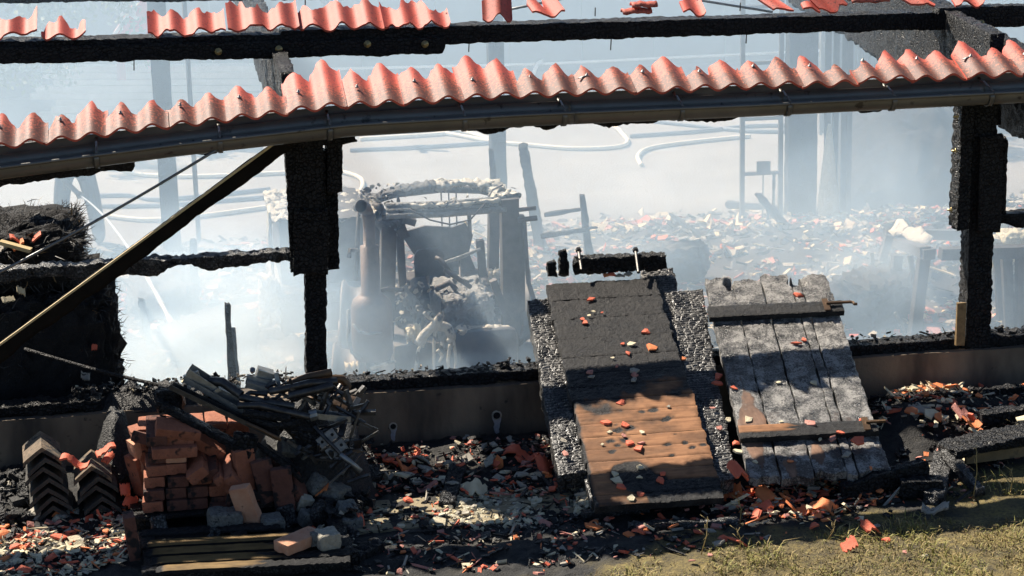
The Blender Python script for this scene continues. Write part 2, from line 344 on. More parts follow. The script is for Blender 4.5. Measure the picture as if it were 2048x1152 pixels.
# ------------------------------------------------------------ low wall
wall = thing('low_wall', (1.9, .15, -2), 'low tan rendered foundation wall along the foot of the burnt barn', 'wall')
mb = MB(); xs = np.linspace(-9, 12, 211); zs = np.linspace(-2.0, .31, 24)
X, Z = np.meshgrid(xs, zs, indexing='ij'); zt = Z.copy(); zt[:, -1] += .012*fbm(np.stack([xs*3, xs*0, xs*0], 1), 3, 4)
mb.grid(np.stack([X, .004*fbm(np.stack([X*4, Z*4, X*0], -1).reshape(-1, 3), 2, 1).reshape(X.shape), zt], -1))
top = np.stack([np.stack([xs, xs*0+.002, zt[:, -1]], 1), np.stack([xs, xs*0+.3, zt[:, -1]], 1), np.stack([xs, xs*0+.3, xs*0-2.], 1)], 1); mb.grid(top)
def wall_mat():
    t = NT('wall_render'); co = t.co()
    c = t.mix(t.ramp(t.noise(2.2, 5, co), [(.3, (0, 0, 0)), (.7, (1, 1, 1))]), (.17, .125, .085), (.25, .19, .13))
    z = t.n('ShaderNodeSeparateXYZ', {0: co}).outputs[2]
    st = t.ramp(t.noise(2.0, 4, t.scale((1.6, 1, .5), co)), [(.42, (0, 0, 0)), (.66, (.9, .9, .9))]); c = t.mix(st, c, (.035, .03, .026))
    c = t.mix(t.ramp(t.noise(13, 4, co), [(.64, (0, 0, 0)), (.70, (.8, .8, .8))]), c, (.02, .018, .016))
    return t.fin(c, .92, t.bump(t.noise(50, 4, co), .004))
mb.obj('render_face', wall_mat(), wall, True)
for i, (px, py) in enumerate([(786, 852), (993, 830)]):                 # the two sockets in the wall with their pale stains
    c = ony(px, py, 0); mb = MB(); r = .016+.004*i
    ang = np.arange(12)*2*np.pi/12
    o2 = np.stack([c[0]+r*1.5*np.cos(ang), ang*0-.007, c[2]+r*1.5*np.sin(ang)], 1); i2 = np.stack([c[0]+r*np.cos(ang), ang*0-.010, c[2]+r*np.sin(ang)], 1); d2 = i2+np.array([0, .035, 0])
    mb.add(np.concatenate([o2, i2, d2]), [(k, (k+1) % 12, 12+(k+1) % 12, 12+k) for k in range(12)]+[(12+k, 12+(k+1) % 12, 24+(k+1) % 12, 24+k) for k in range(12)])
    mb.add(np.concatenate([i2[:, :]+np.array([0, .001, 0])]), [tuple(range(12))], 1)
    w_ = r*1.1; zz = np.linspace(c[2]-r*.8, c[2]-.085-.03*i, 7)
    e = np.array([1, .9, .8, .9, .6, .5, .15])*w_
    P = np.stack([np.stack([c[0]-e+.004*np.sin(zz*90), zz*0-.0075, zz], 1), np.stack([c[0]+e+.004*np.sin(zz*70), zz*0-.0075, zz], 1)], 1); mb.grid(P, 2)
    mb.obj('drain_socket', [MT['shard_grey'], MT['char_dull'], simple('limescale', (.26, .25, .26), (.40, .39, .40), .9, 60) if i == 0 else bpy.data.materials['limescale']], wall)

# ------------------------------------------------------------ burnt barn frame
barn = thing('burnt_barn', (2.6, .1, .3), 'blackened barn frame with broken red tile rows and a sagging gutter', 'barn')
_sx = [-1.4, -.83, .05, .94, 1.86, 3.07, 4.58, 6]; _sz = [1.79, 1.847, 1.914, 1.968, 1.972, 1.958, 1.953, 1.95]
def eave(x): return np.interp(x, _sx, _sz)
# sill on the wall
for k, (x0, x1, sd) in enumerate([(-3, -.45, 1), (-.45, .75, 8), (.75, 4.4, 2), (4.4, 8, 3)]):
    if k == 1: continue
    mb = MB(); charbeam(mb, (x0, .12, .335), (x1, .12, .335), .15, .075, seg=.018, amp=.014, crack=.012, cell=.05, rag=.03, seed=sd); mb.obj('sill_beam', MT['char'], barn, True)
# posts: lower post, side cheeks, upper block
def P1(x, y, Y): return ony(x, y, Y)
def post(px_top, px_bot, Y, w, d, seed, name='post', seg=.016, **k):
    a, b = P1(*px_top, Y), P1(*px_bot, Y); mb = MB(); charbeam(mb, b, a, d, w, up=(1, 0, 0), seg=seg, seed=seed, **k); return mb.obj(name, MT['char'], barn, True)
post((628, 300), (632, 752), .10, .115, .11, 1, amp=.010, crack=.010)
post((607, 285), (612, 540), .05, .21, .07, 2, 'post_cheek', amp=.010, crack=.008, taper=(.8, 1))
post((655, 300), (660, 540), .16, .10, .07, 3, 'post_cheek', amp=.008, crack=.008)
post((622, 420), (622, 545), .02, .19, .05, 4, 'post_cheek', amp=.010, crack=.008)
post((667, 262), (668, 382), .10, .085, .12, 5, 'post_cheek', amp=.006)
post((1962, 195), (1947, 700), .10, .15, .14, 6, amp=.008, crack=.010)
post((1928, 195), (1917, 455), .06, .075, .14, 7, 'post_cheek', amp=.006, crack=.012)
post((1980, 270), (1975, 462), .03, .135, .06, 8, 'post_cheek', amp=.006, crack=.002)
post((1995, 275), (1990, 430), .10, .10, .08, 9, 'post_cheek', amp=.012, crack=.004)
mb = MB(); charbeam(mb, P1(560, 283, .08), P1(705, 272, .08), .16, .07, seg=.016, amp=.02, seed=11, rag=.03); mb.obj('plate_block', MT['char'], barn, True)
mb = MB(); charbeam(mb, P1(1985, 440, .1), P1(2600, 395, .1), .1, .075, seg=.016, amp=.014, seed=12, rag=.03); mb.obj('mid_rail', MT['char'], barn, True)
mb = MB(); charbeam(mb, P1(-130, 556, .1), P1(590, 512, .1), .10, .085, seg=.018, amp=.016, crack=.014, seed=13, rag=.05); mb.obj('mid_rail', MT['char_ash_glint'], barn, True)
for (x, y, s) in [(1921, 233, 1), (1918, 302, 1), (1909, 420, 1)]:
    c = P1(x, y, -.02); mb = MB(); mb.lathe(c+np.array([-.02, .005, 0]), [(0, .017), (.004, .017)], (1, -.35, 0), 10); mb.lathe(c+np.array([-.02, .005, 0]), [(-.02, .006), (.012, .006)], (1, -.35, 0), 8); mb.obj('bolt', MT['bolt'], barn, True)
# singed strip on the right post, with two nails
mb = MB(); bar(mb, P1(1919, 690, .0), P1(1922, 605, .0), .05, .02, up=(0, 1, 0), jit=.003); o = mb.obj('singed_strip', MT['straw_pale'], barn)
# wall plate under the gutter, ragged below
for x0, x1, sd in [(-3, .75, 21), (.75, 4.55, 22), (4.55, 7.5, 23)]:
    mb = MB(); a = np.array([x0, .03, eave(x0)-.155]); b = np.array([x1, .03, eave(x1)-.155])
    n = 3
    charbeam(mb, a, b, .13, .13, seg=.02, amp=.012, crack=.010, rag=.055, seed=sd); mb.obj('wall_plate', MT['char'], barn, True)
mb = MB(); charbeam(mb, ony(-160, 372, .03), ony(265, 322, .03), .12, .09, seg=.018, amp=.014, rag=.05, seed=24); mb.obj('wall_plate', MT['char'], barn, True)
# fascia board, gutter, brackets
def strip(xs, prof, th, name, mat, smooth=True):
    ys = np.array([q[0] for q in prof]); zs = np.array([q[1] for q in prof]); P = np.zeros((len(xs), len(prof), 3))
    P[..., 0] = xs[:, None]; P[..., 1] = ys[None]; P[..., 2] = eave(xs)[:, None]+zs[None]
    mb = MB(); mb.grid(P); o = mb.obj(name, mat, barn, smooth)
    md = o.modifiers.new('s', 'SOLIDIFY'); md.thickness = th; md.offset = 0; return o
xs = np.linspace(-2.5, 7.2, 200)
strip(xs, [(-.115, -.03), (-.118, -.13)], .02, 'fascia_board', MT['fascia'], False)
GY, GZ, GR = -.265, -.105, .066
pr = [(GY+GR, GZ+.045)]+[(GY+GR*math.cos(a), GZ+GR*math.sin(a)) for a in np.linspace(0, -math.pi, 13)]+[(GY-GR-.001, GZ+.008), (GY-GR-.008, GZ+.013), (GY-GR-.013, GZ+.006), (GY-GR-.008, GZ-.003)]
cuts = [-2.5]+[ony(x, 260, -.33)[0] for x in (185, 660, 1150, 1580, 1985)]+[7.2]
for a, b in zip(cuts[:-1], cuts[1:]):
    strip(np.linspace(a, b-.002, 40), pr, .003, 'gutter_length', MT['gutter'])
def gut_x(px, py): return ony(px, py, -.33)[0]
for px, py in [(192, 300), (440, 275), (660, 250), (930, 235), (1130, 222), (1365, 205), (1580, 192), (1790, 188), (1985, 180), (-60, 330)]:
    x = gut_x(px, py); z = eave(x); mb = MB()
    pts = [(x, GY+(GR+.006)*math.cos(a), z+GZ+(GR+.006)*math.sin(a)) for a in np.linspace(.3, -math.pi-.05, 12)]
    P = np.stack([np.array(pts)+np.array([-.012, 0, 0]), np.array(pts)+np.array([.012, 0, 0])], 1); mb.grid(P)
    bar(mb, (x, GY+GR+.008, z+GZ+.03), (x, -.12, z-.045), .014, .006); bar(mb, (x, GY-GR-.006, z+GZ+.018), (x, GY+GR, z+GZ+.05), .010, .005)
    o = mb.obj('gutter_bracket', MT['gutter'], barn, True); md = o.modifiers.new('s', 'SOLIDIFY'); md.thickness = .004
# tiles
LAM, AMP = .152, .0185
def tile(name, x0, w, y0, z0f, pitch, Lf, parent, seed, nx=25, ny=9, side=(0., 0.), roll=0., lich=1.0, front=None, phase=0.):
    u = np.linspace(0, w, nx); cp, sp = math.cos(pitch), math.sin(pitch)
    L = Lf(u) if callable(Lf) else np.full(nx, Lf)
    f0 = front(u) if front else np.zeros(nx)
    U, V = np.meshgrid(u, np.linspace(0, 1, ny), indexing='ij')
    D = f0[:, None]+V*(L-f0)[:, None]
    H = AMP*np.cos(2*np.pi*(U+phase)/LAM)-.002*np.sin(D*9)
    Xw = x0+U+side[0]*D
    Z = (z0f(x0+U) if callable(z0f) else z0f)+D*sp+H*cp+roll*(U-w/2)
    Yw = y0+D*cp-H*sp
    T = np.stack([Xw, Yw, Z], -1); nrm_ = np.array([0, -sp, cp])*.013
    B = T-nrm_
    mb = MB()
    pp = np.stack([U, D, U*0+seed], -1).reshape(-1, 3)
    li = np.clip(1.15-D.reshape(-1)/.26+.35*fbm(pp*9, 3, seed), 0, 1)*lich+.001
    mb.grid(T, 0, li); mb.grid(B[::-1], 0, np.zeros(nx*ny)+.001)
    def edge(a, b): mb.add(np.concatenate([a, b]), [(i, i+1, len(a)+i+1, len(a)+i) for i in range(len(a)-1)], 0, np.zeros(len(a)*2)+.001)
    edge(B[:, 0], T[:, 0]); edge(T[:, -1], B[:, -1]); edge(T[0], B[0]); edge(B[-1], T[-1])
    return mb.obj(name, MT['tile'], parent, True)
def clip_at(x, y0, z0, pitch, d, parent):
    h = AMP; p = np.array([x, y0+d*math.cos(pitch)-h*math.sin(pitch), z0+d*math.sin(pitch)+h*math.cos(pitch)+.003])
    mb = MB(); mb.lathe(p, [(0, .011), (.003, .010), (.004, .005), (.014, .0045)], (0, -.3, 1), 8)
    if RNG.random() < .35: bar(mb, p+np.array([-.05, -.012, -.012]), p+np.array([.005, 0, .004]), .014, .003)
    return mb
PT = math.radians(19)
prof = lambda x: np.interp(x, [-1.2, -.5, 0, .35, .58, .70, .98, 1.5, 1.75, 1.95, 2.35, 2.5, 2.7, 3.2, 3.8, 4.3, 5, 5.6], [.20, .22, .24, .23, .26, .42, .37, .35, .32, .19, .20, .29, .22, .17, .22, .27, .29, .32])
x = -1.5; i = 0
crest0 = ony(655, 150, -.2)[0] % LAM
x = crest0-LAM*.5-2*LAM*9
while x < 6.2:
    sd = i*13+5; b0 = float(prof(x+.16)); st = RNG.uniform(-.055, .055, 3)
    def Lf(u, x=x, sd=sd, b0=b0, st=st):
        q = np.stack([u/.055, u*0+sd*1.37, u*0], 1)
        lob = np.where(u < LAM, st[0], st[1])
        return np.clip(b0+lob+.055*fbm(q, 3, sd)+.02*fbm(q*3.3, 2, sd+7)-.03*(np.cos(2*np.pi*(u-LAM/2)/LAM)*-1), .11, .6)
    fr = None; zr_ = RNG.uniform(-.006, .006)
    t = tile('roof_tile', x, 2*LAM+.012, -.29+RNG.uniform(-.016, .012)-.004*(i % 2), lambda X: eave(X)+zr_+.004*(i % 2), PT+RNG.uniform(-.05, .05), Lf, barn, sd, phase=LAM*.5)
    mb = clip_at(x+LAM*.5, -.29, eave(x+.08)+.001, PT, RNG.uniform(.13, .17), barn); mb.obj('tile_screw', MT['metal_grey'], sub(t), True)
    i += 1; x += 2*LAM
# second purlin with broken tiles
PY = 1.05
def purl(px0, py0, px1, py1, name, w, h, sd, mat='char', rag=.012, Y=PY):
    a, b = ony(px0, py0, Y), ony(px1, py1, Y); mb = MB(); charbeam(mb, a, b, w, h, seg=.02, amp=.009, crack=.006, rag=rag, seed=sd); return mb.obj(name, MT[mat], barn, True)
purl(-150, 103, 640, 82, 'purlin', .17, .115, 31); purl(-60, 112, 886, 90, 'purlin_splice', .06, .10, 32, Y=.975)
pu2 = purl(560, 76, 1885, 38, 'purlin', .17, .105, 33); pu3 = purl(1868, 36, 2900, -4, 'purlin', .12, .13, 34, Y=1.01)
purl(-200, -12, 660, -20, 'purlin', .12, .115, 35, Y=2.0)
for px, py, Y in [(437, 103, .935), (558, 98, .935), (735, 88, .935), (850, 88, .935), (1906, 45, .94), (1962, 46, .94)]:
    c = ony(px, py, Y); mb = MB(); mb.lathe(c, [(0, .021), (.005, .021), (.006, .011), (.018, .011), (.02, .006), (.032, .006)], (-.2, -1, 0), 12); mb.obj('bolt', MT['bolt'], barn, True)
for px, py, l in [(268, 125, .045), (938, 90, .04), (1222, 85, .045), (1493, 70, .05)]:
    c = ony(px, py, 1.05); mb = MB(); mb.tube([c+np.array([.004, 0, .05]), c, c-np.array([0.003, 0, l])], .0035, 6); mb.obj('nail', MT['nail'], barn, True)
for px, py in [(892, 32), (1190, 22), (1480, 12), (610, 0)]:
    c = ony(px, py, 1.05); mb = MB(); mb.tube([c-np.array([0, 0, .03]), c+np.array([.002, 0, .02])], .0035, 6); mb.obj('nail', MT['nail'], barn, True)
def purl_tile(px0, px1, py, sd, L=.2, Y=.94, pitch=.42, rag=.05, roll=0., lift=0., lich=0., front=.05, phase=None, side=(0, 0)):
    a, b = ony(px0, py, Y), ony(px1, py, Y); w = abs(b[0]-a[0])
    def Lf(u): return np.clip(L+rag*1.6*fbm(np.stack([u/.045, u*0+sd, u*0], 1), 3, sd), .05, .5)
    def fr(u): return np.clip(front*fbm(np.stack([u/.05, u*0+sd+3, u*0], 1), 2, sd+1), -.02, .07)
    tile('roof_tile', a[0], w, Y, a[2]+.012+lift, pitch, Lf, barn, sd, nx=max(7, int(w/.013)), side=side, roll=roll, lich=lich, front=fr, phase=RNG.uniform(0, LAM) if phase is None else phase)
purl_tile(-60, 75, 78, 1, .20, phase=.09); purl_tile(82, 172, 74, 2, .12, rag=.10, phase=.05, front=.09)
purl_tile(296, 452, 72, 3, .22, lich=.0, phase=.02); purl_tile(456, 600, 62, 4, .24, phase=.0, rag=.07); purl_tile(598, 770, 60, 5, .22, rag=.06, phase=.06)
purl_tile(768, 902, 55, 6, .18, rag=.10, front=.08, phase=.03)
purl_tile(966, 1026, 44, 7, .20, rag=.05, pitch=.7, phase=.06, side=(.1, 0)); purl_tile(1068, 1130, 32, 8, .14, rag=.09, phase=.12, side=(-.2, 0))
purl_tile(1366, 1412, 28, 11, .13, rag=.04, phase=.13); purl_tile(1545, 1588, 22, 12, .15, phase=.12, side=(-.5, 0)); purl_tile(1606, 1640, 20, 13, .08, rag=.06, phase=.12)
purl_tile(1640, 1702, 26, 14, .20, rag=.05, pitch=.7, phase=.13, side=(-.5, 0)); purl_tile(1830, 1876, 12, 15, .13, phase=.1, side=(-.6, 0)); purl_tile(1912, 1970, 12, 16, .16, phase=.1)
for px, py, l, sd in [(1244, 27, .17, 1), (1262, 14, .15, 2), (1700, 5, .23, 3)]:          # half-round pieces lying along the purlin
    a = ony(px, py, .98); mb = MB(); n = 9
    P = np.array([[[a[0]+i*l/8, .98-.045*math.cos(th), a[2]+.03*math.sin(th)-.006*(i % 2)*math.sin(sd+i)] for th in np.linspace(.1, 2.7, 8)] for i in range(n)]); mb.grid(P, 0, np.full(n*8, .25))
    o = mb.obj('roof_tile', MT['tile'], barn, True); md = o.modifiers.new('s', 'SOLIDIFY'); md.thickness = .012
# rafters running back from the posts
def rafter(p0, p1, w, h, sd): mb = MB(); charbeam(mb, p0, p1, w, h, seg=.03, amp=.012, crack=.010, cell=.035, seed=sd, rag=.03); return mb.obj('rafter', MT['char'], barn, True)
rafter((.66, .22, 1.84), (.62, 7.2, 1.96), .08, .46, 41)
rafter((4.62, .2, 1.82), (4.62, 4.2, 2.02), .08, .54, 43); rafter((4.80, -.06, 1.72), (4.80, 3.4, 1.95), .07, .52, 44)
# diagonal brace board; the light along its upper edge is put in as a pale strip
a, b = ony(578, 282, -.05), ony(-40, 735, -.25); mb = MB(); charbeam(mb, b+np.array([0, 0, -.0]), a, .03, .088, seg=.02, amp=.005, crack=.002, rag=.02, seed=51); br = mb.obj('diagonal_brace', MT['brace'], barn, True)
mb = MB(); d = nrm(a-b); upv = nrm(np.cross(np.cross(d, (0, 0, 1.)), d)); bar(mb, b+upv*.040+np.array([0, -.021, 0]), a+upv*.040+np.array([0, -.021, 0]), .010, .011); mb.obj('painted_lit_edge', MT['brace_edge'], sub(br))
# rear posts far inside, three in a row
for k, (px, py) in enumerate([(345, 500), (1000, 480), (1600, 440)]):
    p = onz(px, py, -2); w = (.21, .17, .34)[k]; t0 = (4.6, .62 if k == 1 else 4.6, 4.6)[k]
    if k == 1: t0 = 5
    mb = MB(); charbeam(mb, p, p+np.array([0, 0, t0]), .2, w, up=(1, 0, 0), seg=.12, amp=.012, crack=.006, cell=.15, seed=60+k); mb.obj('rear_post', MT['char_dull'], barn, True)

# ------------------------------------------------------------ cables and rod
a, b = ony(452, 288, -.30), ony(-60, 575, -.45); mb = MB(); mb.tube([b+(a-b)*t+np.array([0, 0, -.02*math.sin(math.pi*t)]) for t in np.linspace(0, 1, 12)], .0075, 8)
mb.obj('cable', MT['wire'], None, True, label='taut steel cable slanting from the gutter down past the hay', category='cable')
a, b = ony(50, 698, .12), ony(345, 776, -.55); mb = MB(); mb.tube([a+(b-a)*t+np.array([0, 0, -.012*math.sin(math.pi*t)]) for t in np.linspace(0, 1, 10)], .010, 8)
mb.obj('iron_rod', MT['char_dull'], None, True, label='thin rusty rod running from the hay to the scrap heap', category='rod')
a, b, c, d = ony(985, 26, 2.6), ony(1150, -8, 2.6), ony(1360, -6, 2.6), ony(1545, 24, 2.6); mb = MB(); mb.tube([a, b], .009, 6); mb.obj('tie_rod', MT['wire'], None, True, label='thin dark rod rising right above the second purlin', category='rod')
mb = MB(); mb.tube([c, d], .009, 6); mb.obj('tie_rod', MT['wire'], None, True, label='thin dark rod falling right above the second purlin', category='rod')
# ------------------------------------------------------------ leaning boards: frames on the leaning plane
PL0 = onz(1320, 1000, .12); PLN = np.array([0, -(.48-.12)/(0-PL0[1]), 1.0]); PLN = PLN/np.linalg.norm(PLN)
def pl(px, py, w=0.0): return onpl(px, py, PL0+PLN*w, PLN)
class Fr:
    def __init__(s, bl, br, tr, tl, w=0.0):
        c = [pl(*q, w) for q in (bl, br, tr, tl)]; s.o = c[0]; s.W = (np.linalg.norm(c[1]-c[0])+np.linalg.norm(c[2]-c[3]))/2
        s.L = (np.linalg.norm(c[3]-c[0])+np.linalg.norm(c[2]-c[1]))/2
        s.eu = nrm((c[1]-c[0])+(c[2]-c[3])); ev = nrm((c[3]-c[0])+(c[2]-c[1])); s.ew = nrm(np.cross(s.eu, ev)); s.ev = ev; s.w = w
    def P(s, u, v, w=0.): return s.o+np.multiply.outer(u, s.eu)+np.multiply.outer(v, s.ev)+np.multiply.outer(w, s.ew)
    def uv(s, px, py, w=0.): q = pl(px, py, s.w+w)-s.o; k = s.eu@s.ev; a, b = q@s.eu, q@s.ev; return (a-k*b)/(1-k*k), (b-k*a)/(1-k*k)
def slab(fr, u0, u1, v0, v1, w, th, charf, seed, res=.009, jag=.004, cell=.03, cdep=.006, jagends=None, grain='v', holes=None, nois=.004, ripple=0.):
    """a weathered board as a displaced block: top relief, ragged edges, real thickness."""
    nu, nv = max(4, int((u1-u0)/res)), max(4, int((v1-v0)/res))
    U, V = np.meshgrid(np.linspace(u0, u1, nu+1), np.linspace(v0, v1, nv+1), indexing='ij')
    sh = U.shape; je = jag if jagends is None else jagends
    eu = jag*fbm(np.stack([V*14, V*0+seed, V*0], -1).reshape(-1, 3), 3, seed).reshape(sh)
    ev = je*fbm(np.stack([U*16, U*0+seed, U*0], -1).reshape(-1, 3), 3, seed+5).reshape(sh)
    fu = (U-u0)/(u1-u0); fv = (V-v0)/(v1-v0)
    U2 = U+eu*np.where(fu < .5, (1-2*fu)**4, 1.3*(2*fu-1)**4); V2 = V+ev*((2*fv-1)**6)
    p = np.stack([U2, V2, U2*0+seed*.37], -1).reshape(-1, 3)
    ch = charf(U2, V2).reshape(-1)
    sc = np.array([cell*2.4, cell*.62, 1]) if grain == 'v' else np.array([cell*.75, cell*1.5, 1])
    al = sstep(.02, .3, vor(p/sc, seed))
    H = ch*(-cdep*(1-al)+nois*fbm(p*60, 2, seed))+(1-ch)*.0012*fbm(p*np.array([160, 14, 1] if grain == 'v' else [14, 160, 1]), 2, seed)-.003*ch
    if ripple:
        w1 = fbm(p*np.array([9, 7, 1]), 3, seed+2); w2 = fbm(p*np.array([26, 20, 1]), 2, seed+4); ph = p[:, 1]/ripple+1.1*w1+.35*w2
        rw = np.abs(np.sin(np.pi*ph))**.7; vc = np.abs(np.sin(np.pi*(p[:, 0]/.05+1.2*w1+.5*np.floor(ph))))**.5
        H = -.011*(1-rw)-.004*(1-vc)*rw+nois*w2+.004*w1
    H = H.reshape(sh); edge = np.minimum(np.minimum(fu*(u1-u0), (1-fu)*(u1-u0)), np.minimum(fv*(v1-v0), (1-fv)*(v1-v0))); H = H-.003*np.exp(-edge/.004)
    if holes is not None: H = H-holes(U2, V2)
    T = fr.P(U2, V2, w+H); Bt = fr.P(U2, V2, np.full(sh, w-th))
    mb = MB(); a = ch+1e-3
    mb.grid(T, 0, a); mb.grid(Bt[::-1], 0, a.reshape(sh)[::-1].reshape(-1))
    def edg(x, y, c): mb.add(np.concatenate([x, y]), [(i, i+1, len(x)+i+1, len(x)+i) for i in range(len(x)-1)], 0, np.concatenate([c, c]))
    A = np.clip(a.reshape(sh)+.6, 0, 1)
    edg(Bt[:, 0], T[:, 0], A[:, 0]); edg(T[:, -1], Bt[:, -1], A[:, -1]); edg(T[0], Bt[0], A[0]); edg(Bt[-1], T[-1], A[-1])
    return mb
def wood_mat(name, w1, w2, gscale, char_l=(.07, .069, .067), ash=.35, rough=.36, spec=.5):
    t = NT(name); co = t.co(); a = t.n('ShaderNodeAttribute', attribute_name='char').outputs['Fac']
    g = t.noise(1, 5, t.scale(gscale, co)); n1 = t.noise(105, 4, co, .75); n2 = t.noise(11, 4, co); n3 = t.noise(300, 2, co)
    wd = t.mix(t.ramp(g, [(.3, (0, 0, 0)), (.7, (1, 1, 1))]), w1, w2)
    wd = t.mix(t.ramp(n2, [(.45, (0, 0, 0)), (.8, (.8, .8, .8))]), wd, tuple(q*.35 for q in w1))
    wd = t.mix(t.math('MULTIPLY', t.math('MULTIPLY', a, 1.9, True), .88), wd, (.030, .019, .013))
    ck = t.mix(t.ramp(n1, [(.35, (0, 0, 0)), (.75, (1, 1, 1))]), (.008, .008, .009), char_l)
    ck = t.mix(t.math('MULTIPLY', t.ramp(t.math('ADD', t.math('MULTIPLY', n1, .6), t.math('MULTIPLY', n2, .6)), [(.57, (0, 0, 0)), (.68, (1, 1, 1))]), ash), ck, (.40, .38, .35))  # silver flecks paint both ash and sunlit sparkle on the char
    m = t.ramp(t.math('ADD', a, t.math('MULTIPLY', t.math('SUBTRACT', t.noise(28, 5, co), .5), .55)), [(.38, (0, 0, 0)), (.62, (1, 1, 1))])
    h = t.math('ADD', t.math('MULTIPLY', n1, .6), t.math('MULTIPLY', n3, .3))
    r = t.mix(m, (.72,)*3, t.ramp(n2, [(.3, (rough-.06,)*3), (.7, (rough+.2,)*3)]))
    bm = t.n('ShaderNodeBump', {'Height': h, 'Distance': .016, 'Strength': t.math('ADD', t.math('MULTIPLY', m, .85), .12)}).outputs[0]
    return t.fin(t.mix(m, wd, ck), r, bm, spec=spec)
MT['panel'] = wood_mat('singed_panel', (.23, .105, .050), (.37, .185, .088), (6, 60, 60), ash=.07, char_l=(.010, .010, .011), rough=.42, spec=.26)
MT['door'] = wood_mat('singed_door', (.24, .115, .065), (.40, .22, .13), (60, 6, 60), ash=.9, char_l=(.07, .068, .064), rough=.28, spec=.6)
ones = lambda U, V: np.ones_like(U)
# --- left panel of crosswise boards
FA = Fr((1192, 1012), (1447, 985), (1308, 548), (1088, 556))
pan = thing('board_panel', FA.P(FA.W/2, 0., -.05), 'singed panel of crosswise boards leaning at left, orange-brown towards its foot and black above', 'panel')
spots = [(1222, 880, 10), (1248, 880, 9), (1226, 903, 7), (1237, 890, 5), (1336, 888, 7), (1371, 885, 6), (1383, 895, 6), (1407, 888, 7), (1346, 910, 6), (1363, 907, 4), (1314, 911, 4), (1323, 904, 4), (1308, 820, 9), (1335, 836, 12), (1278, 823, 8), (1240, 858, 16), (1262, 855, 10), (1250, 935, 4), (1218, 921, 4), (1375, 930, 3), (1398, 933, 3), (1252, 920, 3), (1300, 905, 4), (1283, 872, 4), (1380, 862, 4), (1350, 868, 5)]
spu = [(FA.uv(x, y), r/385.) for x, y, r in spots if r > 4]
blob = [(FA.uv(1268, 952), .12), (FA.uv(1300, 968), .10)]
_, vA = FA.uv(1270, 785); vA1 = FA.uv(1400, 742)[1]; _, vB = FA.uv(1380, 962)
def pan_char(U, V):
    n = fbm(np.stack([U*7, V*7, U*0], -1).reshape(-1, 3), 4, 77).reshape(U.shape)
    vt = vA+(vA1-vA)*np.clip((U-.18)/.4, -.4, 1.2)
    c = sstep(-.42, .20, V-vt+.36*n)
    c = np.maximum(c, sstep(.05, -.03, V-vB+.06*n)*sstep(.24, .32, U+.1*n))
    c = np.maximum(c, .45*sstep(.10, -.02, V+.05*n))
    for (u, v), r in blob: c = np.maximum(c, sstep(1.15, .75, np.hypot(U-u, (V-v)*.9)/r+.3*n))
    for (u, v), r in spu: c = np.maximum(c, .72*sstep(1.35, .3, np.hypot((U-u)*.75, (V-v))/r+.8*fbm(np.stack([U*30, V*30, U*0], -1).reshape(-1, 3), 2, 31).reshape(U.shape)))
    c = np.maximum(c, .26*sstep(-.1, .5, fbm(np.stack([U*5+3, V*9, U*0], -1).reshape(-1, 3), 4, 15).reshape(U.shape)))
    return np.clip(c+.5*sstep(.02, .0, U)+.05*n, 0, 1)
vs = [0]; 
for px in (985, 962, 940, 917, 893, 868, 842, 818, 793, 765, 738, 705, 668, 628, 590, 556): vs.append(FA.uv(1270, px)[1])
for k, (a, b) in enumerate(zip(vs[:-1], vs[1:])):
    if b-a < .03: continue
    top = k == len(vs)-2
    mb = slab(FA, RNG.uniform(-.004, .004), FA.W+RNG.uniform(-.006, .004), a+.0008, b-.0008, RNG.uniform(-.0008, .0008), .045, pan_char, 100+k, jag=.010, grain='u', cell=.020, cdep=.004, jagends=.012 if top else .002)
    mb.obj('board', MT['panel'], pan, True)
mb = MB()
for v in (.25, 1.95):                                       # back battens that hold the boards
    bar(mb, FA.P(.03, v, -.06), FA.P(FA.W-.03, v, -.06), .07, .028, up=FA.ew)
mb.obj('back_batten', MT['char_dull'], pan)
# --- right door with lengthwise planks and two battens
FD = Fr((1500, 955), (1775, 930), (1652, 548), (1405, 552))
door = thing('ledged_door', FD.P(FD.W/2, 0., -.05), 'charred silver-grey ledged door of lengthwise planks leaning at right, two dark battens across it', 'door')
wl_ = [(1498, 955), (1560, 900), (1625, 955)]
def door_char(U, V):
    n = fbm(np.stack([U*9, V*4, U*0+4], -1).reshape(-1, 3), 4, 78).reshape(U.shape); f = U/FD.W
    c = np.ones_like(U)
    c = np.minimum(c, sstep(.0, .5, np.abs(f-.10)/.16+np.abs(V-.50)/.75+.5*n-.45))        # brown streak, left plank
    c = np.minimum(c, sstep(.0, .5, np.abs(f-.30)/.12+np.abs(V-.12)/.24+.6*n-.2))
    c = np.minimum(c, sstep(.0, .5, np.abs(f-.52)/.09+np.abs(V-.16)/.20+.6*n-.25))
    c = np.minimum(c, .55+.45*sstep(.2, .6, V/2+.4*n+.2*f))
    return np.clip(np.maximum(c, .30+.25*n), 0, 1)
hol = [(FD.uv(1458, 566), .03, .075), (FD.uv(1595, 563), .055, .06), (FD.uv(1592, 545), .035, .04)]
def door_holes(U, V):
    h = 0*U
    for (u, v), ru, rv in hol: h = np.maximum(h, .055*sstep(1.15, .75, np.hypot((U-u)/ru, (V-v)/rv)+.35*fbm(np.stack([U*22, V*22, U*0], -1).reshape(-1, 3), 3, 12).reshape(U.shape)))
    return h
fr_ = [(0, .215, .018), (.222, .452, .0), (.462, .688, .02), (.694, .762, -.01), (.772, 1.0, -.005)]
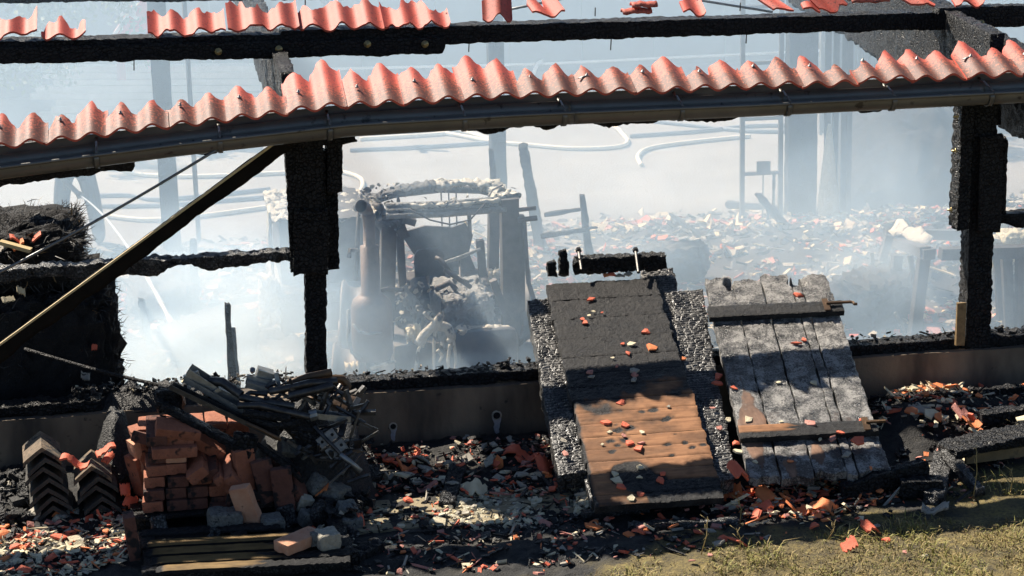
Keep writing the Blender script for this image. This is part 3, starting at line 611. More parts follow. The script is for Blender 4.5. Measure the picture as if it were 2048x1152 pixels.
for k, (a, b, e) in enumerate(fr_):
    mb = slab(FD, a*FD.W, b*FD.W-.002, RNG.uniform(-.006, .006), FD.L+e, RNG.uniform(-.003, .003), .05, door_char, 140+k, jag=.007, grain='v', cell=.018, cdep=.0035, jagends=.05, holes=door_holes, nois=.003)
    mb.obj('plank', MT['door'], door, True)
for k, (pl0, pl1) in enumerate([((1417, 623), (1690, 622)), ((1478, 864), (1758, 862))]):
    (u0, v0), (u1, v1) = FD.uv(*pl0, .035), FD.uv(*pl1, .035); hw = .062 if k == 0 else .056
    cf = (lambda U, V: np.ones_like(U)) if k == 0 else (lambda U, V, v=v0: np.clip(sstep(.30, .42, U/FD.W+.12*fbm(np.stack([U*6, V*60, U*0], -1).reshape(-1, 3), 3, 5).reshape(U.shape))+sstep(.0, -.03, V-v), 0, 1))
    mb = slab(FD, u0, u1, v0-hw, v0+hw, .040, .038, cf, 150+k, jag=.002, grain='u', cell=.016, cdep=.003, jagends=.003)
    o = mb.obj('batten', MT['panel'], door, True)
    o['label'] = ('upper black batten', 'lower batten, half brown')[k]
    so_ = sub(o); mb = MB(); us = u1-(.10 if k == 0 else .06)
    mb.box(FD.P(us, v0, .045), (.034, hw*2.1, .006), (FD.eu, FD.ev, FD.ew))
    bar(mb, FD.P(us, v0+.005, .052), FD.P(u1+.045, v0+.005, .052), .014, .012, up=FD.ew)
    if k == 0: mb.tube([FD.P(u1+.04, v0+.005, .052), FD.P(u1+.055, v0-.005, .055), FD.P(u1+.06, v0-.03, .056), FD.P(u1+.075, v0-.03, .056)], .009, 8)
    mb.obj('latch', MT['metal_rust'], so_)
# --- charred timbers under and between them
def timber(name, q, w, th, seed, label, cat='timber', mat='char_ripple', cell=.020, cdep=.009, charf=ones, group=None, res=.007):
    f = Fr(*q, w); mb = slab(f, 0, f.W, 0, f.L, 0., th, charf, seed, jag=.012, cell=cell, cdep=cdep, jagends=.014, grain='v', res=.0055, nois=.002, ripple=.025)
    return mb.obj(name, MT[mat], None, True, label=label, category=cat, group=group)
timber('charred_plank', ((1116, 948), (1200, 940), (1118, 592), (1066, 600)), -.055, .10, 161, 'scaly charred plank partly hidden under the left edge of the crosswise board panel', mat='char_ripple')
timber('charred_plank', ((1180, 1005), (1213, 1012), (1150, 720), (1118, 720)), -.085, .05, 168, 'pale-flecked batten showing along the lower left edge of the crosswise board panel', mat='char_ripple')
timber('charred_plank', ((1322, 745), (1394, 738), (1345, 534), (1282, 538)), -.06, .05, 162, 'short pale-scaled plank beside the top right corner of the crosswise board panel', mat='char_ripple')
timber('charred_plank', ((1398, 962), (1482, 950), (1404, 577), (1350, 578)), -.045, .09, 163, 'scaly charred plank lying between the board panel and the ledged door', mat='char_ripple')
timber('charred_plank', ((1382, 900), (1425, 895), (1405, 742), (1372, 742)), -.10, .05, 169, 'black short plank under the gap between panel and door', mat='char')
a, b = pl(1150, 530, .03), pl(1330, 522, .03); mb = MB(); charbeam(mb, a, b, .10, .10, seg=.014, amp=.016, crack=.014, seed=164)
blk = thing('charred_block', (a+b)/2, 'black charred beam stub with two upright bolts at the top of the board panel', 'beam'); mb.obj('beam_stub', MT['char'], blk, True)
for px, py, py2 in [(1157, 500, 540), (1271, 500, 545)]:
    p1, p0 = pl(px, py, .10), pl(px+6, py2, .06); mb = MB(); mb.tube([p0, p1], .010, 8); mb.lathe(p1, [(-.012, .018), (.008, .018)], p1-p0, 6); mb.obj('bolt', MT['nail'], blk)
for px, py, h, sd in [(1104, 545, .09, 165), (1128, 540, .13, 166)]:
    a = pl(px, py+8, -.02); mb = MB(); charbeam(mb, a, a+np.array([0, .02, h]), .055, .05, seg=.014, amp=.018, crack=.012, seed=sd)
    mb.obj('charred_stump', MT['char'], None, True, label=('shorter' if sd == 165 else 'taller')+' of two charred stumps behind the top left corner of the board panel', category='stump', group='charred stumps')

# ------------------------------------------------------------ pallet, bricks, ridge tiles, stones
def rbox(size, seed, bev=.006, n=5, amp=.003, chip=0.):
    """a worn block: rounded box with rough faces."""
    sx, sy, sz = size; mb = MB(); 
    lin = [np.linspace(-.5, .5, max(3, n)) for _ in range(3)]
    def face(fn, na, nb):
        A, B = np.meshgrid(np.linspace(-.5, .5, na), np.linspace(-.5, .5, nb), indexing='ij'); P = fn(A, B)*np.array(size)
        h = np.array(size)/2-bev; q = np.clip(P, -h, h); d = P-q; l = np.linalg.norm(d, axis=-1, keepdims=True); P = q+d/np.maximum(l, 1e-9)*np.minimum(l, bev)
        w = P.reshape(-1, 3); dd = nrm_rows(w/np.array(size)); w = w+dd*(amp*fbm(w*38+seed*5.1, 3, seed))[:, None]
        if chip: 
            cc = fbm(w*14+seed*2.3, 2, seed+2); w = w-dd*(chip*sstep(.25, .6, cc))[:, None]
        mb.grid(w.reshape(P.shape))
    o_ = lambda A: np.ones_like(A)*.5
    m = n+2
    face(lambda A, B: np.stack([A, B, o_(A)], -1), m, n); face(lambda A, B: np.stack([B, A, -o_(A)], -1), n, m)
    face(lambda A, B: np.stack([B, -o_(A), A], -1)*np.array([1, 1, 1]), n, m) if False else face(lambda A, B: np.stack([A, -o_(A), B], -1), m, n)
    face(lambda A, B: np.stack([B, o_(A), A], -1), n, m); face(lambda A, B: np.stack([-o_(A), B, A], -1), n, m); face(lambda A, B: np.stack([o_(A), A, B], -1), m, n)
    return mb
def nrm_rows(a): return a/np.maximum(np.linalg.norm(a, axis=-1, keepdims=True), 1e-9)
BM = {(k, m): rbox((.225, .105, .057), k+3, .007, 6, .003, .006).mesh('brick', MT[m], True) for k in range(4) for m in ('brick', 'brick_brown', 'brick_orange')}
bcount = [0]
def brick(p, rot, label, mat='brick', group=None, k=None):
    bcount[0] += 1; return place(BM[(bcount[0] % 4 if k is None else k, mat)], 'brick', p, rot, None, label=label, category='brick', group=group)
# pallet under the bricks
base = thing('brick_pallet', (.18, -.86, 0), 'burnt wooden pallet under the red brick stack', 'pallet')
for k, y in enumerate((-.98, -.86, -.74, -.62)):
    mb = MB(); charbeam(mb, (-.30, y, .074), (.80, y, .074), .09, .022, seg=.03, amp=.004, crack=.003, seed=180+k); mb.obj('slat', MT['char'], base, True)
for k, x in enumerate((-.24, .2, .72)):
    mb = MB(); charbeam(mb, (x, -1.0, .03), (x, -.55, .03), .09, .055, seg=.03, amp=.004, crack=.003, seed=190+k); mb.obj('bearer', MT['char'], base, True)
GB = 'red bricks stacked on the burnt pallet'
zx = lambda x, y, Y: ony(250+x/2.88, 700+y/2.88, Y)
Y0 = -.985
rows = [[(100, 220), (235, 355), (360, 480), (490, 610)], [(105, 230), (235, 350), (370, 470), (475, 600)], [(105, 225), (240, 370), (395, 480)], [(110, 240), (250, 355)], [(150, 240), (250, 335)]]
ordx = ['first', 'second', 'third', 'fourth', 'fifth', 'sixth']; ordn = ['bottom', 'second', 'third', 'fourth', 'fifth']; cn = ['first', 'second', 'third', 'fourth']
z = .087+.029
for r, row in enumerate(rows):
    for c, (a, b) in enumerate(row):
        p = zx((a+b)/2, 850-r*58, Y0); x = p[0]+RNG.uniform(-.003, .003)
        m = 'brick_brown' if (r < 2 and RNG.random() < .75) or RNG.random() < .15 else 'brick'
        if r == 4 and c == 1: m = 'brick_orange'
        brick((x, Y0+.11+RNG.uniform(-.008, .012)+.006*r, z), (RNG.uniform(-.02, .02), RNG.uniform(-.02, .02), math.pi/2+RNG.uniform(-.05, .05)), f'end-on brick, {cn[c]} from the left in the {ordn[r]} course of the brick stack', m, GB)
    z += .0605
# courses behind, seen above and at the left side of the stack
zz = .087+.029
for r in range(6):
    for c in range(6 if r < 5 else 5):
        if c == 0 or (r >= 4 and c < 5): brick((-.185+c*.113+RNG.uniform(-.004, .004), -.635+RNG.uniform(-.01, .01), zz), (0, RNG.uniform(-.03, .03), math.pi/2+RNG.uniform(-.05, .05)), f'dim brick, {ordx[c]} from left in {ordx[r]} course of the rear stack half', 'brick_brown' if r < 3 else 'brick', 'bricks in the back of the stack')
    zz += .0605
def inpl(ang, hd=True, tilt=0.): return (Matrix.Rotation(tilt, 3, 'X') @ Matrix.Rotation(ang, 3, 'Y') @ Matrix.Rotation(math.pi/2 if hd else 0, 3, 'Z')).to_euler()
def bz(x, y, Y, rot, label, mat='brick', g=None): return brick(zx(x, y, Y), rot, label, mat, g)
bz(285, 577, -.93, (0, .02, .03), 'long side-on red brick lying across the top of the front courses', 'brick')
bz(305, 455, -.90, inpl(.22, False, .35), 'topmost brick of the stack, broken corner catching the sun', 'brick')
bz(265, 510, -.88, inpl(.15, False, .15), 'brick turned askew just below the topmost brick', 'brick')
bz(182, 465, -.84, inpl(.05, True, .2), 'brick standing out at the left shoulder of the stack', 'brick_brown')
bz(118, 505, -.72, (.3, .3, 1.4), 'small rounded brick end at the far left of the stack', 'granite' if False else 'brick_brown')
for k, (x, y) in enumerate([(88, 560), (84, 630), (78, 720)]): bz(x, y, -.72, (.1, 1.35, .3+.2*k), 'brick set on edge down the left side of the stack, %s of three' % ('top', 'middle', 'bottom')[k], 'brick' if k != 1 else 'brick_orange', 'bricks on edge at the left side of the stack')
bz(415, 672, -.94, inpl(-.60, True, .1), 'brick tilted steeply to the right over the third course', 'brick')
bz(480, 662, -.90, inpl(-.35, True, .2), 'rough dark brick wedged right of the steeply tilted one', 'brick_brown')
bz(455, 535, -.84, inpl(.62, False, .2), 'brick sliding down under the charred strut', 'brick')
bz(566, 722, -.95, inpl(.80, True, .1), 'brick tipped over to the right in the middle of the stack', 'brick')
bz(622, 712, -.98, inpl(1.0, True, .2), 'narrow brick pinched beside the lit upright brick', 'brick')
bz(692, 690, -1.0, (1.35, 1.50, .1), 'upright brick with a sunlit patch at its top', 'brick')
bz(805, 750, -1.02, (1.45, 1.40, .05), 'tall brown brick leaning upright in the middle of the slump', 'brick_brown')
bz(735, 820, -1.0, inpl(.05, False, .1), 'brown brick lying low behind the lit leaning brick', 'brick_brown')
bz(910, 800, -1.05, (1.57, 1.5, -.05), 'wide upright dark brick at the right of the slump', 'brick_brown')
bz(880, 690, -.92, inpl(.6, True, .3), 'dark brick half buried above the wide upright one', 'brick_brown')
bz(985, 760, -.96, inpl(.9, True, .4), 'dull grey-red brick under the scrap metal', 'brick_brown')
bz(520, 470, -.72, (.1, .2, .5), 'dim brick in the shade under the charred strut', 'brick')
bz(545, 880, -.93, inpl(.02, True, .0), 'low brick in the shade at the right end of the front courses', 'brick_brown')
bz(640, 830, -.95, inpl(.3, True, .1), 'dark brick propped at the foot of the front courses', 'brick_brown')
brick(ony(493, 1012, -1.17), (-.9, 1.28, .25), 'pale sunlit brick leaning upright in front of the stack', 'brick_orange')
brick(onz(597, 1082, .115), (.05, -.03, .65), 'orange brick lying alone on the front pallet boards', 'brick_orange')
brick(ony(263, 1072, -1.42), (.1, 1.5, .2), 'short brick standing at the left end of the pallet boards', 'brick_brown')
# ridge tile stacks
def ridge_mesh(seed):
    mb = MB(); n = 13; prof_ = []
    for s in np.linspace(-1, 1, n): prof_.append((s*.094*(1-.0*abs(s)), .074*(1-abs(s))**.88))
    ys = np.linspace(-.16, .16, 9); P = np.array([[(x+.003*fbm(np.array([[x*20, y*20, seed]]), 2, seed)[0], y, z-.006*(abs(x) > .10)) for x, z in prof_] for y in ys]); Q = P-np.array([0, 0, .024])
    mb.grid(P); mb.grid(Q[::-1])
    def e(a, b): mb.add(np.concatenate([a, b]), [(i, i+1, len(a)+i+1, len(a)+i) for i in range(len(a)-1)])
    e(P[0], Q[0]); e(Q[-1], P[-1]); e(Q[:, 0], P[:, 0]); e(P[:, -1], Q[:, -1])
    return mb
RM = [ridge_mesh(k).mesh('ridge_tile', MT['ridge']) for k in range(3)]; RT_ = ridge_mesh(5).mesh('ridge_tile', MT['ridge_top'])
for st, (px, py, n, yaw) in enumerate([(102, 1042, 7, .075), (200, 1040, 5, .055)]):
    p = ony(px, py, -.82); zb = p[2]-.02
    nm = ('left', 'right')[st]
    for k in range(n):
        top = k == n-1
        lab = f'{"pale ochre" if top else "grey"} angled ridge tile, {["lowest", "second lowest", "third from below", "fourth from below", "fifth from below", "sixth from below", "topmost"][k] if not top else "topmost"} of the {nm} stack'
        place(RT_ if top else RM[k % 3], 'ridge_tile', (p[0]-.006*k+RNG.uniform(-.006, .006)+.012*(k % 2), -.62+RNG.uniform(-.012, .012), zb+k*.052), (RNG.uniform(-.03, .03)-.05, RNG.uniform(-.045, .045), yaw+RNG.uniform(-.05, .05)), None, label=lab, category='ridge tile', group=f'ridge tiles in the {nm} stack')
# front pallet boards
pb = thing('front_pallet', onz(490, 1105, 0), 'scorched pallet of yellow-brown slats lying in front of the brick stack', 'pallet')
def pslat(p0, p1, w, seed, split, mat='board_old', z=.085, th=.022):
    a, b = onz(*p0, z), onz(*p1, z); d = b-a; L = np.linalg.norm(d); f = Fr((1192, 1012), (1447, 985), (1308, 548), (1088, 556)); f.eu = d/L; f.ew = np.array([0, 0, 1.]); f.ev = np.cross(f.ew, f.eu); f.o = a
    mb = slab(f, 0, L, -w/2, w/2, 0, th, lambda U, V: np.clip(sstep(split-.06, split+.14, U/L+.22*fbm(np.stack([U*7, V*40, U*0], -1).reshape(-1, 3), 3, seed).reshape(U.shape))+sstep(.06, .0, U/L), 0, 1), seed, res=.013, jag=.004, grain='u', cell=.028, cdep=.006)
    mb.obj('slat', MT['slatwood'], pb, True)
MT['slatwood'] = wood_mat('singed_slat', (.13, .078, .028), (.24, .15, .055), (6, 60, 60), ash=.03, char_l=(.016, .016, .016), rough=.6, spec=.25)
pslat((283, 1062), (560, 1046), .085, 201, -.2); pslat((285, 1086), (640, 1066), .085, 202, .80); pslat((292, 1102), (690, 1082), .085, 203, .72); pslat((302, 1119), (700, 1100), .085, 204, .58); pslat((312, 1135), (700, 1114), .075, 205, .45)
for k, (a, b) in enumerate([((285, 1150), (700, 1122)), ((290, 1075), (310, 1150)), ((470, 1060), (500, 1130)), ((668, 1050), (700, 1120))]):
    p, q = onz(*a, .035), onz(*b, .035); mb = MB(); charbeam(mb, p, q, .08, .07, seg=.02, amp=.007, crack=.007, seed=210+k); mb.obj('bearer', MT['char_fine'] if k == 0 else MT['char'], pb, True)
# stones
def stone(px, py, Y, size, rot, label, mat='granite', seed=0, group='cobbles in front of the slumped bricks'):
    m = rbox(size, seed+40, min(size)*.16, 8, .008, .012).mesh('cobblestone', MT[mat], True); place(m, 'cobblestone', ony(px, py, Y) if Y > -1.3 else onz(px, py, .12), rot, None, label=label, category='cobble', group=group)
stone(450, 1042, -1.16, (.165, .13, .125), (.05, .04, .12), 'largest square dark cobble, on the pallet left of the leaning pale brick', seed=1)
stone(545, 1052, -1.20, (.11, .11, .11), (.1, .0, .2), 'dark square cobble right of the leaning pale brick', seed=2)
stone(548, 1072, -1.26, (.10, .08, .08), (.2, .1, .4), 'black glossy lump in front of the dark square cobble', 'char', 3)
stone(655, 1078, -1.36, (.105, .10, .085), (.1, .0, .3), 'pale buff cobble at the right end of the pallet boards', 'granite_pale', 4)
stone(628, 1078, -1.34, (.04, .08, .07), (0, 0, .2), 'small grey stone wedged between orange brick and buff cobble', seed=5)
stone(610, 1006, -1.05, (.07, .05, .085), (.4, .3, .2), 'small pale rounded cobble lit among the dark ones', 'granite_pale', 6)
stone(588, 1000, -1.0, (.09, .09, .09), (.4, .5, .7), 'blackish cobble behind the small pale rounded one', seed=7)
stone(614, 1036, -1.12, (.08, .07, .075), (.3, .2, .4), 'grey cobble under the small pale rounded one', seed=8)
stone(692, 1020, -1.12, (.10, .09, .08), (.5, .1, .3), 'rough grey cobble stacked on the black square one', seed=9)
stone(700, 1044, -1.18, (.11, .11, .075), (.1, .05, .15), 'black square cobble at the right end of the heap', 'granite', 10)
stone(640, 972, -.95, (.12, .1, .1), (.4, .6, .7), 'dim cobble tucked into the shade of the heap', seed=11)
stone(672, 985, -.98, (.12, .1, .09), (.3, .2, .9), 'dark rounded cobble with a bright corner', seed=12)
stone(576, 900, -.85, (.11, .1, .08), (.6, .4, .3), 'upper dim cobble under the scrap metal', seed=13)
stone(614, 920, -.85, (.10, .09, .08), (.3, .7, .3), 'lower dim cobble under the scrap metal', seed=14)
for k, (px, py, Y, s) in enumerate([(640, 1030, -1.12, .10), (662, 1032, -1.12, .085), (318, 1048, -1.15, .07), (428, 1072, -1.28, .055), (700, 1072, -1.28, .07), (575, 1030, -1.08, .08)]):
    m = rbox((s*.6, s, s*1.3), 60+k, s*.2, 9, .016, .012).mesh('charcoal_lump', MT['char_ash_glint'], True); place(m, 'charcoal_lump', ony(px, py, Y), (RNG.uniform(-.5, .5), RNG.uniform(-.5, .5), RNG.uniform(0, 3)), None, label=['glossy ribbed charcoal lump right of the grey cobbles', 'glossy ribbed charcoal lump left of the rough grey cobble', 'charcoal lump at the left end of the pallet', 'small charcoal lump on the first yellow slat', 'charcoal lump by the black square cobble', 'charcoal lump among the dark cobbles'][k], category='charcoal', group='charcoal lumps round the pallet')

MT['metal_plate'] = simple('sooty_plate', (.07, .07, .068), (.20, .195, .185), .45, 30, 70, .002, .6)
# ------------------------------------------------------------ scrap metal heap on the bricks
GS = 'scrap metal heaped on the brick stack'
def scrap(mb, name, mat, label, smooth=False, cat='scrap'): return mb.obj(name, mat, None, smooth, label=label, category=cat, group=GS)
s = lambda x, y, Y: zx(x, y, Y)
mb = MB(); charbeam(mb, s(185, 300, -.82), s(730, 600, -1.0), .06, .035, seg=.016, amp=.004, crack=.004, seed=220); scrap(mb, 'charred_strut', MT['char'], 'long straight charred strut sloping down across the brick stack', True, 'strut')
mb = MB(); charbeam(mb, s(185, 290, -.72), s(330, 265, -.72), .12, .12, seg=.016, amp=.012, crack=.012, seed=221); scrap(mb, 'charred_block', MT['char'], 'charred wood block at the upper left end of the heap', True, 'block')
mb = MB(); charbeam(mb, s(620, 520, -.98), s(760, 540, -.98), .07, .085, seg=.014, amp=.006, crack=.012, cell=.03, seed=222); scrap(mb, 'charred_block', MT['char'], 'cube-cracked charred end block hanging under the channels', True, 'block')
def channel(p0, p1, w, h, th=.004):
    mb = MB(); d, a, b = frame_axes(np.asarray(p1)-p0); 
    for off, ww, hh in ((np.zeros(3), w, th), (a*(w/2)+b*(h/2-.001), th, h), (-a*(w/2)+b*(h/2-.001), th, h)): bar(mb, p0+off, p1+off, ww, hh)
    return mb
scrap(channel(s(345, 170, -.70), s(700, 370, -.82), .06, .03), 'steel_channel', MT['metal_grey'], 'upper grey steel channel sloping down to the right with a round hole')
scrap(channel(s(260, 215, -.78), s(880, 510, -.95), .05, .025), 'steel_channel', MT['metal_dark'], 'longest dark steel channel sloping across the whole heap')
scrap(channel(s(440, 270, -.74), s(900, 480, -.86), .10, .03), 'steel_channel', MT['metal_dark'], 'wide scorched trough lying beside the longest channel')
mb = channel(s(350, 140, -.68), s(520, 250, -.70), .10, .05); bar(mb, s(345, 175, -.70), s(430, 145, -.70), .03, .05); bar(mb, s(450, 255, -.72), s(520, 215, -.70), .03, .04); mb.tube([s(370, 215, -.74), s(372, 200, -.66)], .012, 8); scrap(mb, 'rail_bracket', MT['metal_grey'], 'grey flanged rail end at the upper left of the heap')
mb = MB(); bar(mb, s(520, 230, -.69), s(655, 290, -.72), .10, .07); bar(mb, s(515, 245, -.76), s(545, 222, -.76), .02, .02); scrap(mb, 'metal_case', MT['metal_grey'], 'dull metal case with a yellow corner behind the channels')
def pipe(pts, r, name, mat, label, seg=10):
    mb = MB(); mb.tube(np.array([s(*q) for q in pts]), r, seg); scrap(mb, name, mat, label, True, 'pipe')
def rag(pts, n=14, sag=.0):
    P = np.array([s(*q) for q in pts]); t = np.linspace(0, len(P)-1, n); i = np.minimum(t.astype(int), len(P)-2); f = (t-i)[:, None]; f = f*f*(3-2*f)*.5+f*.5; return P[i]*(1-f)+P[i+1]*f
def pipe2(pts, r, mat, label, name='steel_pipe', seg=10):
    mb = MB(); mb.tube(rag(pts), r, seg, False); 
    scrap(mb, name, mat, label, True, 'pipe')
pipe2([(490, 180, -.70), (560, 185, -.74), (670, 260, -.80)], .024, MT['metal_dark'], 'short open-ended dark pipe bending down beside the rail end')
pipe2([(940, 195, -.68), (1060, 155, -.70), (1190, 130, -.72)], .021, MT['metal_rust'], 'topmost rusty pipe of the bundle')
pipe2([(1040, 190, -.70), (1150, 165, -.68), (1250, 165, -.66), (1285, 205, -.66), (1260, 240, -.68)], .021, MT['metal_rust'], 'rusty pipe with a bent end at the right of the bundle')
pipe2([(830, 240, -.76), (960, 215, -.76), (1060, 190, -.78), (1220, 180, -.76)], .019, MT['metal_dark'], 'black pipe running under the topmost rusty pipe')
pipe2([(945, 265, -.78), (1100, 230, -.80), (1200, 205, -.80)], .022, MT['metal_dark'], 'scorched pipe with an open right end')
pipe2([(660, 270, -.80), (800, 300, -.84), (975, 325, -.84)], .020, MT['metal_dark'], 'black pipe lying flat in the middle of the heap')
pipe2([(650, 320, -.86), (780, 320, -.88), (900, 350, -.90), (1060, 385, -.90)], .018, MT['metal_dark'], 'long black hose running right under the bundle')
pipe2([(680, 360, -.90), (820, 380, -.92), (950, 395, -.92)], .020, MT['char_dull'], 'sooty pipe at the front of the middle bundle')
pipe2([(720, 395, -.90), (860, 440, -.94), (1000, 420, -.92)], .018, MT['char_dull'], 'curved sooty pipe below the front bundle')
pipe2([(820, 255, -.74), (720, 245, -.72), (680, 275, -.74)], .012, MT['metal_dark'], 'thin bent pipe behind the bundle')
for k, (a, b) in enumerate([((705, 175, -.66), (850, 190, -.66)), ((700, 215, -.68), (840, 235, -.68))]):
    pass
mb = MB(); bar(mb, s(760, 125, -.60), s(850, 150, -.60), .09, .045); bar(mb, s(700, 155, -.64), s(880, 195, -.66), .03, .025); bar(mb, s(700, 185, -.66), s(850, 225, -.68), .09, .03); bar(mb, s(868, 130, -.64), s(895, 235, -.66), .022, .03, up=(0, 1, 0)); mb.lathe(s(735, 120, -.6), [(0, .014), (.015, .014)], (0, -.5, .5), 10)
scrap(mb, 'cast_bracket', MT['metal_grey'], 'pale cast bracket standing up against the smoke in the heap')
mb = MB(); q = [s(1040, 270, -.74), s(1180, 260, -.60), s(1345, 275, -.62), s(1290, 375, -.76)]
P = np.array([[q[0]*(1-u)*(1-v)+q[1]*u*(1-v)*.5+q[1]*0+q[3]*u*v+q[0]*0 for v in np.linspace(0, 1, 5)] for u in np.linspace(0, 1, 5)]) if False else np.array([[(q[0]*(1-u)+q[3]*u)*(1-v)+(q[1]*(1-u)+q[2]*u)*v+np.array([0, 0, .012*math.sin(u*3.1)]) for v in np.linspace(0, 1, 6)] for u in np.linspace(0, 1, 8)])
mb.grid(P); o = scrap(mb, 'rusty_sheet', MT['metal_rust'], 'rust-stained curved sheet at the upper right of the heap', True, 'sheet'); md = o.modifiers.new('s', 'SOLIDIFY'); md.thickness = .006
mb = MB(); bar(mb, s(1290, 372, -.80), s(1345, 278, -.62), .028, .014, up=(0, -1, .3)); scrap(mb, 'dark_flange', MT['metal_dark'], 'dark flange along the right edge of the rusty sheet')
mb = channel(s(1080, 385, -.84), s(1295, 405, -.84), .06, .03); mb.lathe(s(1085, 375, -.86), [(-.02, .03), (.02, .03)], (1, 0, .2), 12); scrap(mb, 'grey_housing', MT['metal_grey'], 'grey box housing below the rusty sheet')
# hinge plate with holes
c = [s(1095, 520, -.98), s(1190, 450, -.95), s(1285, 555, -.97), s(1190, 630, -1.0)]
hp = thing('hinge_plate', c[0], 'grey two-leaf hinge plate with round holes hanging at the right of the heap', 'hinge', GS)
for k in range(2):
    a0, b0, c0, d0 = [(c[0]*(1-t)+c[2]*0+c[3]*t) for t in (0,)]*1 + [None]*3 if False else (None,)*4
    t0, t1 = (0, .44) if k == 0 else (.56, 1)
    e0, e1 = c[0]+(c[3]-c[0])*t0, c[0]+(c[3]-c[0])*t1; g0, g1 = c[1]+(c[2]-c[1])*t0, c[1]+(c[2]-c[1])*t1
    mb = MB(); bar(mb, (e0+e1)/2, (g0+g1)/2, np.linalg.norm(e1-e0), .007, up=np.cross(g0-e0, e1-e0)); lf = mb.obj('hinge_leaf', MT['metal_plate'], hp)
    n_ = nrm(np.cross(g0-e0, e1-e0)); n_ = n_ if n_[1] < 0 else -n_
    for t in (.2, .8):
        p = (e0+e1)/2*(1-t)+(g0+g1)/2*t; mb = MB(); mb.lathe(p+n_*.0036, [(0, .0085), (.0015, .0075)], n_, 10); mb.obj('hole', MT['char_dull'], sub(lf))
mb = MB(); mb.tube([c[0]+(c[3]-c[0])*.5+(c[1]-c[0])*-.1, c[0]+(c[3]-c[0])*.5+(c[1]-c[0])*.5, c[0]+(c[3]-c[0])*.5+(c[1]-c[0])*1.1], .005, 8); mb.obj('hinge_pin', MT['metal_dark'], hp, True)
for k, (p, q, r, m, lab) in enumerate([((1090, 440, -.96), (1350, 720, -1.05), .010, 'metal_dark', 'long thin rod dropping right from the hinge plate'), ((1240, 600, -1.02), (1360, 700, -1.05), .014, 'metal_grey', 'short grey bar below the hinge plate'), ((760, 540, -.98), (1030, 760, -1.05), .013, 'char_dull', 'black rod sloping through the dark middle of the heap'), ((800, 560, -.95), (1000, 700, -1.0), .018, 'char', 'charred stick beside the black rod'), ((860, 440, -.9), (1100, 470, -.95), .014, 'char_dull', 'black bar lying under the front pipes'), ((1250, 720, -1.05), (1290, 660, -1.03), .008, 'metal_grey', 'small bright cross pin under the hinge'), ((1000, 470, -.92), (1120, 540, -.95), .02, 'char', 'charred stick left of the hinge plate'), ((700, 420, -.94), (900, 520, -.98), .010, 'metal_rust', 'rusty angle with wing ends at the foot of the longest channel')]):
    mb = MB(); 
    if m == 'char': charbeam(mb, s(*p), s(*q), r*2.4, r*2, seg=.014, amp=.006, crack=.005, seed=230+k)
    else: mb.tube([s(*p), (s(*p)+s(*q))/2+np.array([0, 0, .004]), s(*q)], r, 8)
    scrap(mb, 'loose_rod', MT[m], lab, True, 'rod')
def mound(c, r, seed, name, mat, label, cat, h=.25):
    n = 26; th = np.linspace(0, 2*np.pi, n+1); rr = np.linspace(0, 1, 10); R_, T_ = np.meshgrid(rr, th, indexing='ij')
    P = np.stack([c[0]+R_*r[0]*np.cos(T_), c[1]+R_*r[1]*np.sin(T_), c[2]+h*(1-R_**2)], -1)
    p = P.reshape(-1, 3); f = fbm(p*7, 4, seed); f2 = fbm(p*22, 2, seed)
    rim = (1-R_.reshape(-1)**3); p = p+np.stack([f*.05*rim, f2*.05*rim, (f*.10+f2*.04)*rim], 1)
    P = p.reshape(P.shape); P[:, -1] = P[:, 0]
    mb = MB(); mb.grid(P); return mb.obj(name, MT[mat], None, True, label=label, category=cat)
mound((.62, -.62, 0), (.36, .42), 3, 'soot_heap', 'rubble', 'black heap of soot and scrap under the pipes right of the bricks', 'soot heap', .50)
mound((-.36, -.30, 0), (.16, .30), 4, 'soot_heap', 'rubble', 'black charcoal heap between ridge tiles and bricks', 'soot heap', .42)
# sill debris left of the post
mound((-.15, .13, .30), (.40, .14), 6, 'sill_debris', 'rubble', 'black crumbling debris on the wall beside the hay', 'debris', .10)
# right-hand heap: beams, boards
def loosebeam(p, q, w, h, seed, name, label, mat='char', taper=(1, 1)):
    mb = MB(); charbeam(mb, p, q, w, h, seg=.016, amp=.010, crack=.011, seed=seed, taper=taper); return mb.obj(name, MT[mat], None, True, label=label, category='beam')
loosebeam(onz(1868, 1000, .03), ony(1900, 862, -.45), .11, .08, 241, 'charred_beam', 'charred post end propped up steeply right of the ledged door', 'char_ash_glint')
loosebeam(onz(1685, 985, .05), onz(1850, 935, .12), .07, .10, 242, 'charred_beam', 'black beam lying askew below the foot of the ledged door')
loosebeam(onz(1800, 975, .06), onz(1880, 972, .06), .10, .09, 243, 'charred_beam', 'short black block beside the foot of the propped post')
loosebeam(onz(1962, 985, .03), onz(1890, 905, .10), .05, .05, 244, 'charred_beam', 'thin scaly stick right of the propped post', 'char_ash_glint')
loosebeam(onz(1895, 900, .12), onz(2120, 850, .16), .20, .05, 245, 'charred_beam', 'wide charred board lying flat at the right edge')
loosebeam(onz(1740, 800, .15), onz(2080, 778, .17), .05, .05, 246, 'charred_beam', 'thin black lath along the foot of the wall at right')
loosebeam(onz(1960, 838, .15), onz(2120, 812, .2), .09, .07, 247, 'charred_beam', 'charred stub lying near the right edge by the wall')
a, b = onz(1930, 912, .07), onz(2130, 885, .07); yb = thing('fallen_plank', (a+b)/2, 'fallen plank with a yellow-brown front edge at the right edge of the grass', 'plank')
mb = MB(); charbeam(mb, a+np.array([0, .10, .01]), b+np.array([0, .10, .01]), .20, .022, seg=.02, amp=.004, crack=.004, seed=250); mb.obj('charred_top', MT['char_fine'], yb, True)
mb = MB(); bar(mb, a-np.array([0, .012, .012]), b-np.array([0, .012, .012]), .018, .055, jit=.003); mb.obj('front_edge', MT['board_old'], yb)
